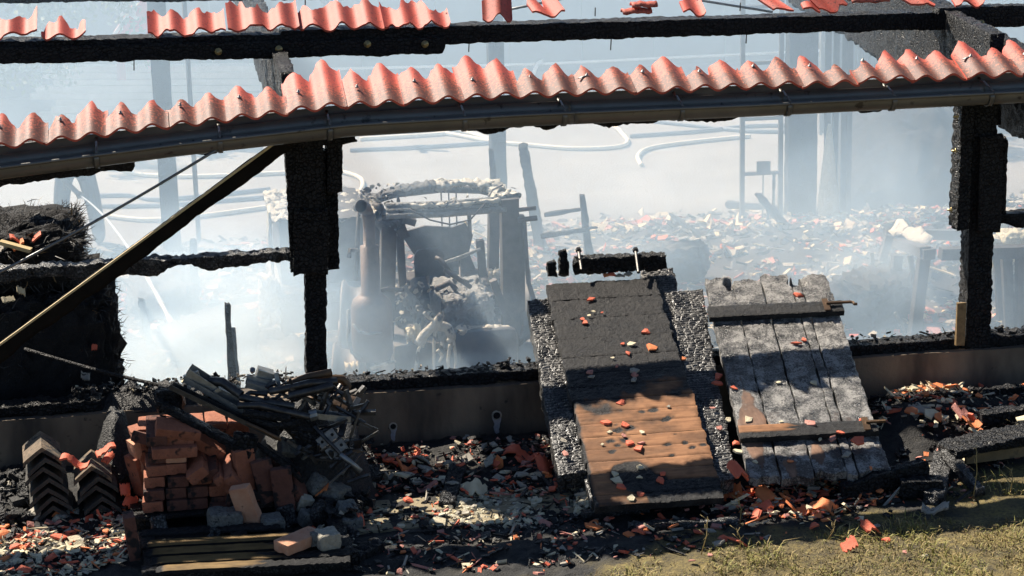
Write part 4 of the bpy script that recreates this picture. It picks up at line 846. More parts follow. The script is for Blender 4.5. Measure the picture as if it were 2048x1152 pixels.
mb = MB(); a = onz(880, 990, .06); charbeam(mb, onz(893, 1012, .015), onz(918, 935, .04), .09, .05, seg=.014, amp=.008, crack=.010, seed=252); mb.obj('charred_beam', MT['char'], None, True, label='charred plank end lying on the rubble in front of the wall', category='beam')
loosebeam(onz(1255, 1052, .01), onz(1475, 1045, .01), .05, .04, 253, 'charred_beam', 'charred strip in the ash in front of the board panel', 'char_ash_glint')
loosebeam(onz(1165, 1032, .01), onz(1300, 1015, .015), .06, .05, 254, 'charred_beam', 'ribbed charred stick at the foot of the board panel', 'char_ash_glint')
loosebeam(onz(705, 1122, .01), onz(760, 1090, .02), .09, .06, 255, 'charred_beam', 'black charcoal block on the ash right of the pallet')
# clay pavers showing through the ash
pv = thing('paver_strip', onz(800, 1045, 0), 'strip of moss-stained clay pavers showing through the ash in the middle', 'paving')
PVM = [rbox((.20, .10, .05), 90+k, .008, 5, .004, .006).mesh('paver', MT['pave'], True) for k in range(3)]
o0 = onz(715, 1062, 0)
for i in range(9):
    for j in range(5):
        x = o0[0]+i*.206+(.103 if j % 2 else 0); y = o0[1]+.02+j*.106
        if y > onz(900, 985, 0)[1] or x > 1.85: continue
        place(PVM[(i+j) % 3], 'paver', (x+RNG.uniform(-.004, .004), y, -.016+RNG.uniform(-.006, .004)+float(gh(np.array([x]), np.array([y]))[0])), (RNG.uniform(-.03, .03), RNG.uniform(-.03, .03), RNG.uniform(-.03, .03)), pv)
# ------------------------------------------------------------ inside the barn: floor level z = -2
FZ = -2.0
MT['ash_dark'] = simple('ash_dark', (.07, .07, .072), (.20, .20, .20), .9, 12, 50, .03)
CR = np.array([math.cos(PSI), -math.sin(PSI), 0]); CF = np.array([math.sin(PSI), math.cos(PSI), 0]); ZZ = np.array([0, 0, 1.])
# --- charred hay bales at the left
def bale(c, size, seed, label, amp=.05, straws=900, pale=.0):
    h = thing('hay_bale', (c[0], c[1], c[2]-size[2]/2), label, 'hay bale', 'charred hay bales')
    b = rbox(size, seed, .14, 46, amp, .05)
    V = np.concatenate(b.v); 
    b.v = [V+np.asarray(c)]; b.obj('bale_body', MT['hay'], h, True)
    V = V[(V[:, 1] < size[1]*.1) | (V[:, 2] > size[2]*.3) | (V[:, 0] > size[0]*.3)]
    idx = RNG.integers(0, len(V), straws); mb = MB(); vs_, fs_, mi_ = [], [], []
    for k, i in enumerate(idx):
        p = V[i]+RNG.normal(0, .012, 3); n = nrm(V[i]/np.array(size)); d = nrm(n*.7+RNG.normal(0, .7, 3))*RNG.uniform(.03, .10); w = nrm(np.cross(d, RNG.normal(0, 1, 3)))*.0022
        m = p+d*.5+RNG.normal(0, .008, 3); q = len(vs_)
        vs_ += [p-w, p+w, m+w, m-w, p+d]; fs_ += [(q, q+1, q+2, q+3), (q+3, q+2, q+4)]; mi_ += [1 if RNG.random() < pale else 0]*2
    mb.add(np.array(vs_)+np.asarray(c), fs_); mb.mi = mi_
    o = mb.obj('loose_straw', [MT['hay_straw'], MT['straw_pale']], h); o['kind'] = 'stuff'
bale((-1.52, 1.0, -.62), (2.3, 1.15, 2.85), 31, 'tall black charred hay bale standing behind the low wall at the left edge', .11, 5200, .02)
bale((-1.62, 1.12, .98), (2.16, .9, .34), 32, 'flatter singed hay bale on top, with tile pieces lying on it', .07, 4200, .06)
bale((-.62, .50, -.2), (.5, .26, .85), 33, 'crumbled clump of burnt hay slumped against the inside of the wall', .06, 700, .22)
# --- the machine: burnt-out tractor
TR = thing('burnt_tractor', (2.0, 6.2, FZ), 'burnt-out tractor with ash-crusted cab frame and upright exhaust in the smoke', 'tractor')
def T(x, y, Y): return ony(x, y, Y)
def tbar(name, a, b, w, h, mat='trac', up=(1, 0, 0)):
    mb = MB(); bar(mb, a, b, w, h, up=up, jit=.004); return mb.obj(name, MT[mat], TR)
YF, YB = 5.9, 7.1
tbar('cab_pillar', T(778, 425, YF), T(772, 720, YF), .10, .12); tbar('cab_pillar', T(1018, 395, YF), T(1022, 720, YF), .16, .14)
tbar('cab_pillar', T(752, 410, YB), T(748, 610, YB), .07, .08); tbar('cab_pillar', T(988, 395, YB), T(985, 610, YB), .13, .09)
mb = MB(); 
for k in range(3): mb.tube([T(772, 412+k*10, YF-.03*k), T(890, 408+k*10, YF-.03*k), T(1012, 398+k*10, YF-.03*k)], .028, 8)
mb.obj('roof_rail', MT['ash_grey'], TR, True)
mb = MB(); mb.tube([T(735, 405, YB), T(790, 388, YB+.1), T(880, 378, YB+.15), T(960, 380, YB+.1), T(1010, 392, YB)], .035, 8); mb.tube([T(735, 405, YB), T(760, 415, YF)], .035, 8); mb.tube([T(1000, 392, YB), T(1018, 398, YF)], .05, 8); mb.obj('roof_rail', MT['trac'], TR, True)
def crust(pts, w, h, seed, name='ash_crust', mat='ash_crust', amp=.075):
    w, h = w*.95, h*.85
    pts = np.array(pts); t = np.linspace(0, len(pts)-1, 14*len(pts)); i = np.minimum(t.astype(int), len(pts)-2); f = (t-i)[:, None]; C = pts[i]*(1-f)+pts[i+1]*f
    g = nrm_rows(np.gradient(C, axis=0)); a = nrm_rows(np.cross(np.broadcast_to(ZZ, g.shape), g)); n = 18; th = np.arange(n+1)*2*np.pi/n
    P = C[:, None]+a[:, None]*(w*np.cos(th))[None, :, None]+ZZ*(h*np.sin(th))[None, :, None]
    p = P.reshape(-1, 3); d = nrm_rows(p-np.repeat(C, n+1, 0)); p = p+d*(amp*fbm(p*9, 4, seed)+amp*1.0*np.abs(fbm(p*24, 3, seed+3))-.4*amp)[:, None]; P = p.reshape(P.shape); P[:, -1] = P[:, 0]
    mb = MB(); mb.grid(P); return mb.obj(name, MT[mat], TR, True)
crust([T(722, 405, YB), T(770, 388, YB), T(830, 374, YB), T(890, 370, YB)], .12, .055, 1, mat='ash_dark')
crust([T(870, 370, YB), T(930, 364, YB), T(985, 372, YB), T(1012, 392, 6.8)], .13, .05, 2)
crust([T(728, 400, YB), T(738, 425, 6.4), T(770, 440, YF), T(808, 432, YF)], .09, .10, 3, mat='ash_dark'); crust([T(735, 395, YB), T(735, 420, 6.5), T(752, 432, YF)], .06, .06, 4)
crust([T(790, 440, YF), T(795, 465, YF-.02), T(810, 462, YF)], .07, .06, 5, mat='ash_grey'); crust([T(1000, 392, 6.4), T(1022, 392, YF)], .10, .06, 6); crust([T(820, 412, YF-.05), T(900, 410, YF-.05), T(1000, 400, YF-.05)], .035, .03, 7, amp=.03)
tbar('cab_corner_box', T(795, 470, YF-.05), T(815, 462, YF-.05), .06, .09)
mb = MB(); mb.tube([T(818, 418, YF-.12), T(860, 440, YF-.12), T(900, 449, YF-.12), T(940, 440, YF-.12), T(968, 410, YF-.12)], .007, 6); mb.tube([T(968, 410, YF-.12), T(985, 380, 6.3), T(1005, 370, 6.4)], .008, 6); mb.obj('hanging_cable', MT['trac'], TR, True)
for px, y0, y1 in [(882, 380, 480), (897, 378, 470), (912, 378, 510), (937, 400, 475)]:
    mb = MB(); mb.tube([T(px, y0, YB+.1), T(px+3, y1, YB+.1)], .007 if px != 937 else .02, 6); mb.obj('hanging_strip', MT['trac'], TR)
mb = MB(); q = [(800, 466), (850, 452), (905, 455), (930, 446), (946, 470), (938, 505), (952, 540), (925, 552), (900, 560), (872, 560), (848, 535), (825, 505)]; P = np.array([T(x, y, YB+.02) for x, y in q]); N_ = len(q)
mb.add(np.concatenate([P, P+np.array([0, .03, 0])]), [tuple(range(N_)), tuple(range(2*N_-1, N_-1, -1))]+[(i, (i+1) % N_, N_+(i+1) % N_, N_+i) for i in range(N_)]); mb.obj('rear_panel', MT['trac'], TR)
# exhaust
YE = 5.35
def lat(prof, name, mat, mid, seg=20):
    mb = MB(); P = [T(mid(y), y, YE) for y, _ in prof]; mb.tube(P, [r for _, r in prof], seg); return mb.obj(name, MT[mat], TR, True)
mx = lambda y: 737+ (y-420)*.03
lat([(715, .145), (705, .165), (612, .165), (600, .15), (590, .10), (584, .078), (492, .076), (491, .05), (440, .047), (428, .05)], 'exhaust_muffler', 'trac_rust', mx)
mb = MB(); mb.tube([T(737, 440, YE), T(735, 425, YE), T(730, 416, YE-.03), T(722, 412, YE-.08)], [.047, .048, .05, .052], 14, False); mb.obj('exhaust_tip', MT['trac_rust'], TR, True)
mb = MB(); mb.tube([T(697, 620, YE-.1), T(697, 680, YE-.1), T(704, 705, YE-.12), T(722, 716, YE-.16)], .014, 8); mb.tube([T(706, 648, YE-.16), T(718, 664, YE-.19), T(742, 668, YE-.19), T(763, 666, YE-.15)], .011, 8); mb.obj('muffler_strap', MT['ash_grey'], TR, True)
mb = MB(); mb.tube([T(718, 420, YB-.4), T(714, 500, YB-.4), T(712, 560, YB-.4)], .02, 6); mb.tube([T(714, 500, YB-.4), T(700, 500, 6), T(698, 515, 6)], .02, 6); mb.obj('mirror_arm', MT['trac'], TR, True)
# body
def tbox(name, px0, px1, py0, py1, Y, dep, mat, seed, bev=.06, amp=.02, n=14):
    a, b = T(px0, py0, Y), T(px1, py1, Y); sx, sz = abs(b[0]-a[0]), abs(a[2]-b[2]); r = rbox((sx, dep, sz), seed, bev, n, amp, amp); r.v = [np.concatenate(r.v)+np.array([(a[0]+b[0])/2, Y+dep/2, (a[2]+b[2])/2])]; return r.obj(name, MT[mat], TR, True)
tbox('engine_block', 880, 992, 600, 700, 5.55, .75, 'ash_grey', 11, .08, .05, 26); tbox('front_plate', 908, 1040, 664, 800, 5.2, .12, 'trac', 12, .07, .004, 10); crust([T(912, 660, 5.22), T(970, 654, 5.3), T(1020, 654, 5.3)], .07, .02, 8)
tbox('chassis', 785, 1045, 690, 830, 5.6, 1.8, 'trac', 13, .05, .02); tbox('cab_floor', 760, 1030, 600, 640, 6.3, .9, 'trac', 14, .05, .04, 20)
tbox('seat_back', 828, 892, 500, 585, 6.75, .10, 'trac', 15, .08, .01, 10); tbox('seat_cushion', 830, 890, 575, 600, 6.3, .4, 'trac', 16, .05, .02, 10)
crust([T(805, 585, 6.0), T(840, 630, 5.9), T(860, 690, 5.8)], .10, .06, 9, 'ash_heap', 'ash_grey'); crust([T(985, 545, 6.2), T(1000, 580, 6.1)], .08, .06, 10, 'ash_heap'); crust([T(812, 668, 5.5), T(840, 660, 5.5)], .08, .07, 12, 'ash_heap', 'straw_white'); crust([T(690, 735, 5.6), T(715, 735, 5.6)], .09, .05, 13, 'ash_heap', 'straw_white')
mb = MB(); mb.tube([T(885, 526, 6.2), T(920, 515, 6.2), T(960, 498, 6.4)], [.014, .018, .012], 8); mb.obj('control_lever', MT['ash_grey'], TR, True)
mb = MB(); mb.tube([T(945, 500, 6.9), T(915, 480, 6.9), T(905, 500, 6.9)], .01, 6)
mb = MB(); bar(mb, T(886, 488, 7.3), T(934, 445, 7.3), .03, .03); mb.obj('pale_slat', MT['brace_edge'], TR)
hs = [[(838, 690), (846, 672), (868, 650), (884, 628)], [(830, 750), (836, 700), (850, 680)], [(872, 650), (895, 655), (905, 675), (898, 685)], [(880, 640), (870, 665), (868, 690), (868, 760)], [(905, 665), (908, 690), (912, 720), (908, 765)], [(900, 690), (896, 720), (900, 765)], [(848, 625), (858, 636), (866, 640)], [(740, 738), (765, 730), (792, 722)], [(875, 700), (885, 712), (878, 725)], [(886, 600), (884, 640), (872, 655)]]
for k, h in enumerate(hs):
    mb = MB(); P = np.array([T(x, y, 5.15+.03*(k % 3)) for x, y in h]); t = np.linspace(0, len(P)-1, 12); i = np.minimum(t.astype(int), len(P)-2); f = (t-i)[:, None]; mb.tube(P[i]*(1-f)+P[i+1]*f, (.035 if k in (0, 2) else .012)*np.interp(t, [0, len(P)-1], [1.3, .8]), 8); mb.obj('burnt_hose', MT['ash_crust'], TR, True)
mb = MB(); P = [T(1036, 420, 5.8), T(1072, 416, 5.8)]; mb.tube(P, .018, 8); mb.obj('mirror_bracket', MT['trac'], TR, True); mb = MB(); mb.tube([T(1036, 440, 5.8), T(1074, 436, 5.8)], .022, 8); mb.obj('mirror_bracket', MT['trac'], TR, True); mb = MB(); mb.tube([T(1048, 440, 5.8), T(1053, 520, 5.8), T(1057, 565, 5.75), T(1068, 600, 5.7), T(1066, 665, 5.7), T(1036, 690, 5.8)], .020, 8); mb.obj('mirror_arm', MT['trac'], TR, True)
for px, py, Y, r in [(700, 800, 6.0, .42), (1050, 800, 5.9, .42), (720, 790, 7.4, .5), (1040, 780, 7.4, .5)]:
    c = T(px, py, Y); c[2] = FZ+r; mb = MB(); mb.lathe(c-CR*.12, [(0, r), (.02, r*1.02), (.05, r*.9), (.12, r*.86), (.19, r*.9), (.22, r*1.02), (.24, r)], CR, 28); wv = mb.obj('wheel', MT['trac'], TR, True)
    mb = MB(); mb.lathe(c-CR*.16, [(0, r*.3), (.32, r*.3)], CR, 16); mb.obj('hub', MT['trac_rust'], sub(wv), True)
r = np.random.default_rng(44); vs_, fs_ = [], []; mbk = MB()
def flakes(n, box, s0, s1, nm, mt, seed):
    r = np.random.default_rng(seed); V, Fc = [], []
    for k in range(n):
        
        if box[4] is None:
            g = r.uniform(0, 6.283); c = T(878+150*math.cos(g)+r.normal(0, 5), 392+18*math.sin(g)+r.normal(0, 6)-box[1], 6.5-.65*math.sin(g))
        else: c = T(r.uniform(box[0], box[1]), r.uniform(box[2], box[3]), r.uniform(box[4], box[5]))
        a = nrm(r.normal(0, 1, 3)); b = nrm(np.cross(a, r.normal(0, 1, 3))); s_ = r.uniform(s0, s1); q = len(V)
        V += [c+(a*math.cos(t)+b*math.sin(t)*.6)*s_*r.uniform(.6, 1.2)+np.cross(a, b)*r.normal(0, .15)*s_ for t in np.arange(5)*1.257]; Fc += [(q, q+1, q+2), (q, q+2, q+3), (q, q+3, q+4)]
    mb = MB(); mb.add(np.array(V), Fc); mb.obj(nm, MT[mt], TR)['kind'] = 'stuff'
flakes(60, (0, 4, 0, 0, None), .015, .04, 'ash_flakes', 'ash_crust', 1); flakes(70, (0, 0, 0, 0, None), .015, .045, 'soot_flakes', 'ash_dark', 2); flakes(90, (785, 875, 560, 700, 5.6, 6.4), .015, .04, 'ash_flakes', 'ash_crust', 3); flakes(80, (785, 1000, 560, 700, 5.8, 6.6), .02, .06, 'soot_flakes', 'trac', 4)
mb = MB()
for k in range(46):
    a = T(r.uniform(775, 1030), r.uniform(540, 740), r.uniform(5.6, 6.8)); d = r.normal(0, 1, 3)*np.array([1, .5, .8]); d = nrm(d)*r.uniform(.1, .45); mb.tube([a, a+d*.5+r.normal(0, .03, 3), a+d], r.uniform(.008, .026), 6)
mb.obj('tangled_wreckage', MT['trac'], TR, True)['kind'] = 'stuff'
for px0, px1, py0, py1, Y in [(776, 830, 430, 445, 5.95), (1040, 1042, 430, 620, 5.9), (985, 1015, 560, 640, 5.7), (800, 812, 470, 700, 6.5), (960, 972, 480, 640, 6.9)]: tbar('cab_frame', T(px0, py0, Y), T(px1, py1, Y), .07, .06)
# --- trailer-like box left of the tractor
BX = thing('burnt_trailer', (1.1, 9.0, FZ), 'burnt box trailer crusted with pale ash behind the left post', 'trailer')
def xbox(name, px0, px1, py0, py1, Y, dep, mat, seed, bev=.03, amp=.02, n=18):
    a, b = T(px0, py0, Y), T(px1, py1, Y); sx, sz = abs(b[0]-a[0]), abs(a[2]-b[2]); r = rbox((sx, dep, sz), seed, bev, n, amp, amp); r.v = [np.concatenate(r.v)+np.array([(a[0]+b[0])/2, Y+dep/2, (a[2]+b[2])/2])]; return r.obj(name, MT[mat], BX, True)
xbox('box_body', 556, 745, 442, 585, 8.2, 1.3, 'trac', 21); xbox('bed_ledge', 548, 730, 588, 604, 7.9, 1.5, 'ash_grey', 22, .02, .02); xbox('under_frame', 560, 720, 604, 660, 8.1, 1.2, 'trac', 23)
xbox('corner_post', 535, 553, 425, 640, 8.15, .12, 'ash_crust', 24, .02, .03, 10)
P = []; a0 = T(540, 440, 8.2); a1 = T(745, 436, 8.2)
U, V = np.meshgrid(np.linspace(0, 1, 60), np.linspace(0, 1, 40), indexing='ij'); P = a0+(a1-a0)*U[..., None]+np.array([0, 1.3, 0])*V[..., None]; q = P.reshape(-1, 3); P[..., 2] += (.10*np.abs(fbm(q*6, 4, 7))+.04*fbm(q*20, 2, 8)).reshape(U.shape)-.02
mb = MB(); mb.grid(P); mb.obj('ash_cover', MT['ash_crust'], BX, True)
xbox('ash_drip', 520, 560, 560, 650, 7.9, .2, 'ash_crust', 25, .05, .07, 14)
# --- debris bed with countless pieces
U, V = np.meshgrid(np.arange(-6, 14, .10), np.arange(.3, 13.6, .10), indexing='ij'); p = np.stack([U, V, U*0], -1).reshape(-1, 3)
zb = (.30*np.clip(fbm(p*.55, 3, 3)+.35, 0, 1)+.10*fbm(p*1.9, 3, 4)+.06*np.abs(fbm(p*5, 2, 5))).reshape(U.shape)*sstep(13.5, 11, V)-.03
bedz = lambda x, y: zb[np.clip(((x+6)/.1).astype(int), 0, zb.shape[0]-1), np.clip(((y-.3)/.1).astype(int), 0, zb.shape[1]-1)]
mb = MB(); mb.grid(np.stack([U, V, FZ+zb], -1)); mb.obj('debris_bed', MT['rubble'], None, True, kind='stuff')
def chips(n, px, py, pz, smin, smax, mats, wts, name, flat=.35, long=.25, seed=1):
    r = np.random.default_rng(seed); s = r.uniform(smin, smax, n)*np.clip(np.exp(r.normal(0, .35, n)), .5, 1.9); k = np.array([[a, b, c] for a in (-1, 1) for b in (-1, 1) for c in (-1, 1)], float)
    S3 = np.stack([s*r.uniform(.7, 1.4, n), s*r.uniform(.5, 1.0, n), s*r.uniform(.15, flat, n)], 1); lg = r.random(n) < long; S3[lg] *= np.array([2.6, .35, .8])
    V = k[None]*S3[:, None]*.5*(1+r.uniform(-.35, .35, (n, 8, 3)))
    yaw, tx, ty = r.uniform(0, 6.28, n), r.normal(0, .35, n), r.normal(0, .35, n)
    cx, sx, cy, sy, cz, sz = np.cos(tx), np.sin(tx), np.cos(ty), np.sin(ty), np.cos(yaw), np.sin(yaw)
    x, y, z = V[..., 0], V[..., 1], V[..., 2]
    y, z = y*cx[:, None]-z*sx[:, None], y*sx[:, None]+z*cx[:, None]; x, z = x*cy[:, None]+z*sy[:, None], -x*sy[:, None]+z*cy[:, None]; x, y = x*cz[:, None]-y*sz[:, None], x*sz[:, None]+y*cz[:, None]
    V = np.stack([x+px[:, None], y+py[:, None], z+pz[:, None]], -1).reshape(-1, 3)
    q = np.array([(0, 1, 3, 2), (4, 6, 7, 5), (0, 4, 5, 1), (2, 3, 7, 6), (0, 2, 6, 4), (1, 5, 7, 3)]); F = (np.arange(n)[:, None, None]*8+q[None]).reshape(-1, 4)
    m = bpy.data.meshes.new(name); m.from_pydata(V.tolist(), [], F.tolist())
    for g in mats: m.materials.append(MT[g])
    mi = r.choice(len(mats), n, p=np.array(wts)/sum(wts)); m.polygons.foreach_set('material_index', np.repeat(mi, 6).astype(np.int32)); m.update()
    o = bpy.data.objects.new(name, m); COL.objects.link(o); o['kind'] = 'stuff'; return o
r = np.random.default_rng(5); n = 15000; X = r.uniform(-3.5, 11, n); Y = .5+r.random(n)**.8*13
X = X+r.normal(0, .3, n); d = fbm(np.stack([X*.7, Y*.7, X*0], 1), 2, 9); k = d > -.35; X, Y = X[k], Y[k]
chips(len(X), X, Y, FZ+bedz(X, Y)+.02, .035, .09, ['rubble', 'char_dull', 'ash_grey', 'shard_cream', 'ash_crust', 'shard_grey'], [5, 4, 3, 1.6, 1.8, 1.5], 'floor_debris', seed=5)
n = 5200; X = r.uniform(-1.5, 10, n); Y = r.uniform(7.0, 13.2, n); d = fbm(np.stack([X*.6+9, Y*.9, X*0], 1), 2, 19); k = d > -.02; X, Y = X[k], Y[k]
chips(len(X), X, Y, FZ+bedz(X, Y)+.04, .035, .085, ['shard_red', 'shard_pink', 'shard_orange', 'shard_cream', 'shard_grey'], [.7, 3, .4, 3, 3], 'floor_tile_debris', long=.08, seed=6)
# single fallen sticks, planks and posts in the smoke
def istick(p, q, w, seed, label, name='charred_stick', mat='char_dull', cat='timber'):
    mb = MB(); charbeam(mb, p, q, w, w*.8, seg=.06, amp=.02, crack=.01, seed=seed, taper=(1, .7)); mb.obj(name, MT[mat], None, True, label=label, category=cat, group='charred timbers standing or lying in the smoke')
istick(T(466, 800, 2.6), T(455, 610, 2.6), .07, 301, 'thin burnt stake sticking up out of the smoke left of the post')
istick(T(470, 800, 2.8), T(464, 660, 2.8), .09, 302, 'stubby burnt stake in front of the thin one')
istick(onz(1085, 505, FZ)+np.array([0, 0, -.1]), T(1046, 292, 10.2), .13, 303, 'leaning burnt post right of the tractor cab')
istick(onz(1000, 500, FZ), T(982, 298, 10.5), .07, 304, 'slim leaning rail just behind the tractor cab', 'leaning_rail')
istick(T(1178, 510, 9.5), T(1164, 388, 9.5), .10, 305, 'short upright stub right of the leaning post')
istick(T(1090, 430, 9.6), T(1165, 418, 9.6), .06, 306, 'level bar joining leaning post and stub')
istick(T(1085, 472, 9.4), T(1195, 455, 9.4), .06, 307, 'lower level bar between leaning post and stub')
istick(onz(640, 610, FZ)+ZZ*.2, onz(420, 660, FZ)+ZZ*.25, .10, 308, 'fallen timber lying in the thick smoke at left')
istick(onz(1455, 425, FZ)+ZZ*.1, onz(1560, 432, FZ)+ZZ*.1, .10, 309, 'fallen beam at the foot of the ladder frame')
istick(onz(1580, 470, FZ)+ZZ*.05, T(1515, 388, 11.8), .10, 310, 'stick leaning against the ladder frame')
istick(onz(300, 690, FZ), T(282, 600, 5.2), .07, 311, 'short burnt stake standing near the hay')
istick(onz(392, 600, FZ), T(386, 480, 8.5), .09, 312, 'burnt upright among the debris left of the trailer')
istick(onz(220, 640, FZ), T(222, 560, 6.2), .14, 313, 'thick burnt stump beside the hay bale')
def lump(px, py, s, seed, label): 
    c = onz(px, py, FZ); m = rbox((s*1.5, s, s*.8), seed, s*.3, 16, s*.12, s*.1).mesh('rubble_lump', MT['rubble'], True); place(m, 'rubble_lump', c+ZZ*.2, (.1, .1, seed), None, label=label, category='lump', group='blackened lumps in the smoke')
lump(1750, 640, .7, 51, 'rounded black lump left of the bent metal frame'); lump(1260, 590, .6, 52, 'black lump behind the top of the board panel'); lump(1345, 560, .5, 53, 'small black lump between panel and door tops'); lump(420, 720, .6, 54, 'dark lump in the densest smoke at left'); lump(330, 640, .7, 55, 'dark heap in the smoke right of the hay')
# --- bent metal frame at the right
MF = thing('bent_metal_frame', onz(1830, 690, FZ), 'bent black metal frame on splayed legs in the smoke beside the right post', 'frame')
YM = 7.6
def mbar(a, b, w, name): mb = MB(); bar(mb, a, b, w, w, jit=.006); mb.obj(name, MT['trac'], MF)
mbar(T(1770, 466, 10.2), T(1935, 470, 10.2), .10, 'top_rail'); mbar(T(1795, 485, 9.6), T(1850, 505, YM), .10, 'side_rail'); mbar(T(1845, 508, YM), T(1868, 506, YM), .10, 'top_rail'); mbar(T(1880, 507, YM), T(2110, 502, YM), .11, 'top_rail')
for a, b, w in [((1848, 515, YM), (1824, 700, YM), .10), ((1795, 510, 8.6), (1778, 660, 8.6), .09), ((1778, 470, 10), (1752, 560, 10), .08), ((1992, 510, YM), (2000, 640, YM), .05), ((2012, 510, YM+.1), (2018, 660, YM+.1), .10), ((2042, 510, YM), (2040, 700, YM), .09), ((1820, 510, 8), (1832, 590, 8), .04), ((1744, 505, 9.6), (1748, 580, 9.6), .03)]: mbar(T(*a), T(*b), w, 'leg')
mb = MB(); P = np.array([[T(1775+i*12+j*6, 462+i*5-j*8+6*math.sin(i*2.+j), 9.8-.2*i) for j in range(4)] for i in range(7)]); mb.grid(P); o = mb.obj('ash_sheet', MT['ash_crust'], MF, True); md = o.modifiers.new('s', 'SOLIDIFY'); md.thickness = .02
mb = MB(); mb.tube([T(1790, 625, 7), T(1805, 650, 7), T(1812, 675, 7)], .014, 6); mb.obj('bent_strap', MT['ash_grey'], MF, True)
for k, (px, py, s) in enumerate([(2025, 490, .36), (2000, 495, .28), (2000, 530, .20)]):
    m = rbox((s, s, s*.9), 70+k, s*.35, 14, .04, .05).mesh('pale_sack', MT['straw_white'], True); place(m, 'pale_sack', T(px, py, 9.2), (0, .1, k), None, label=['pale yellow lump at the far right beside the post', 'smaller pale lump left of the big yellow one', 'low pale lump under the frame rail'][k], category='lump', group='pale lumps behind the right post')
# --- scaffold poles, ladder frame, sign
def pole(px0, py0, px1, py1, Y, r, name, mat, label, cat): mb = MB(); mb.tube([T(px0, py0, Y), T(px1, py1, Y)], r, 8); mb.obj(name, MT[mat], None, True, label=label, category=cat)
for px, nm in [(322, 'left of'), (390, 'right of')]:
    b = onz(px+8, 480, FZ); mb = MB(); mb.tube([b, b+ZZ*3.6], .028, 8); bar(mb, b+ZZ*3.0, b+ZZ*3.5+CR*(.35 if px < 350 else -.5), .05, .05); mb.obj('scaffold_pole', MT['trac'], None, True, label=f'thin dark scaffold pole just {nm} the wide rear post', category='pole', group='scaffold poles at the rear post')
LF = thing('ladder_frame', onz(1490, 440, FZ), 'tall ladder frame standing in the smoke left of the wide rear post', 'ladder')
b0, b1 = onz(1484, 440, FZ), onz(1560, 436, FZ)
for b in (b0, b1): mb = MB(); bar(mb, b, b+ZZ*3.9, .05, .05, up=(1, 0, 0)); mb.obj('rail', MT['trac'], LF)
for h in (.55, 1.2, 1.85, 2.5): mb = MB(); bar(mb, b0+ZZ*h, b1+ZZ*h, .045, .04); mb.obj('rung', MT['trac'], LF)
sg = thing('small_board', onz(1527, 440, FZ), 'small square board on a thin stake in front of the ladder frame', 'board')
mb = MB(); c = T(1527, 336, b0[1]-.3); mb.box(c, (.16, .02, .16), (CR, CF, ZZ)); mb.obj('square_board', MT['trac'], sg); mb = MB(); mb.tube([c-ZZ*.05+CF*.02, onz(1525, 440, FZ)], .008, 6); mb.obj('stake', MT['trac'], sg)
istick(onz(1547, 445, FZ), T(1548, 342, b0[1]-.3), .055, 314, 'jagged upright stake beside the small square board')
for k, (px, w, py) in enumerate([(1652, .05, 445), (1668, .05, 445), (1690, .22, 450)]):
    b = onz(px, py, FZ); mb = MB(); bar(mb, b, b+ZZ*3.8, w, .06, up=(1, 0, 0)); mb.obj('wall_stud', MT['slat'], None, label=['thin stud right of the wide rear post', 'second thin stud right of the wide rear post', 'wide dark stud at the edge of the dark bay'][k], category='stud', group='wall studs right of the wide rear post')
b = onz(1656, 452, FZ); mb = MB(); mb.tube([b+ZZ*.0, b+ZZ*.35, b+ZZ*.42, b+ZZ*.9, b+ZZ*1.2], [.13, .12, .11, .06, .02], 12); mb.obj('pale_cone', MT['straw_white'], None, True, label='pale tapering upright at the edge of the dark bay', category='post')  # pale tapered solid beside the column
# --- firefighter with hose
fp = onz(160, 487, FZ); person = thing('person', fp, 'bent-over person in dark turnout gear aiming a hose, hazy behind the smoke', 'person')
def skinned(name, verts, edges, radii, mat, parent, sub_=1):
    m = bpy.data.meshes.new(name); o3 = [fp+CR*a+CF*f+ZZ*z for a, f, z in verts]; m.from_pydata([tuple(q-np.array(parent['_o'])) for q in o3], edges, []); m.materials.append(MT[mat])
    o = bpy.data.objects.new(name, m); COL.objects.link(o); o.parent = parent
    md = o.modifiers.new('k', 'SKIN'); m.skin_vertices[0].data[0].use_root = True
    for i, rr in enumerate(radii): m.skin_vertices[0].data[i].radius = (rr, rr) if not isinstance(rr, tuple) else rr
    s_ = o.modifiers.new('s', 'SUBSURF'); s_.levels = 2; s_.render_levels = 2; m.polygons.foreach_set('use_smooth', [True]*len(m.polygons)); return o
vv = [(0, 0, .95), (.02, 0, 1.12), (.08, -.22, 1.26), (.12, -.36, 1.33), (.15, -.44, 1.36), (.20, -.56, 1.36), (.22, -.62, 1.38),
      (-.11, .0, .90), (-.17, -.05, .50), (-.18, .06, .10), (-.17, -.10, .05), (.12, 0, .90), (.20, -.06, .50), (.22, .05, .10), (.24, -.10, .05),
      (-.08, -.34, 1.28), (-.22, -.36, 1.04), (.0, -.46, .90), (.32, -.32, 1.28), (.38, -.36, 1.02), (.16, -.46, .90)]
ee = [(0, 1), (1, 2), (2, 3), (3, 4), (4, 5), (5, 6), (0, 7), (7, 8), (8, 9), (9, 10), (0, 11), (11, 12), (12, 13), (13, 14), (3, 15), (15, 16), (16, 17), (3, 18), (18, 19), (19, 20)]
rr = [.17, .17, .19, .15, .07, .10, .08, .12, .10, .085, .06, .12, .10, .085, .06, .09, .07, .055, .09, .07, .055]
skinned('body', vv, ee, rr, 'cloth', person)
c = fp+CR*.21+CF*-.60+ZZ*1.40; mb = MB(); mb.lathe(c-ZZ*.04, [(0, .16), (.02, .165), (.03, .125), (.08, .115), (.13, .07), (.15, .01)], (.1, -.1, 1), 16); mb.obj('helmet', MT['ash_grey'], person, True)
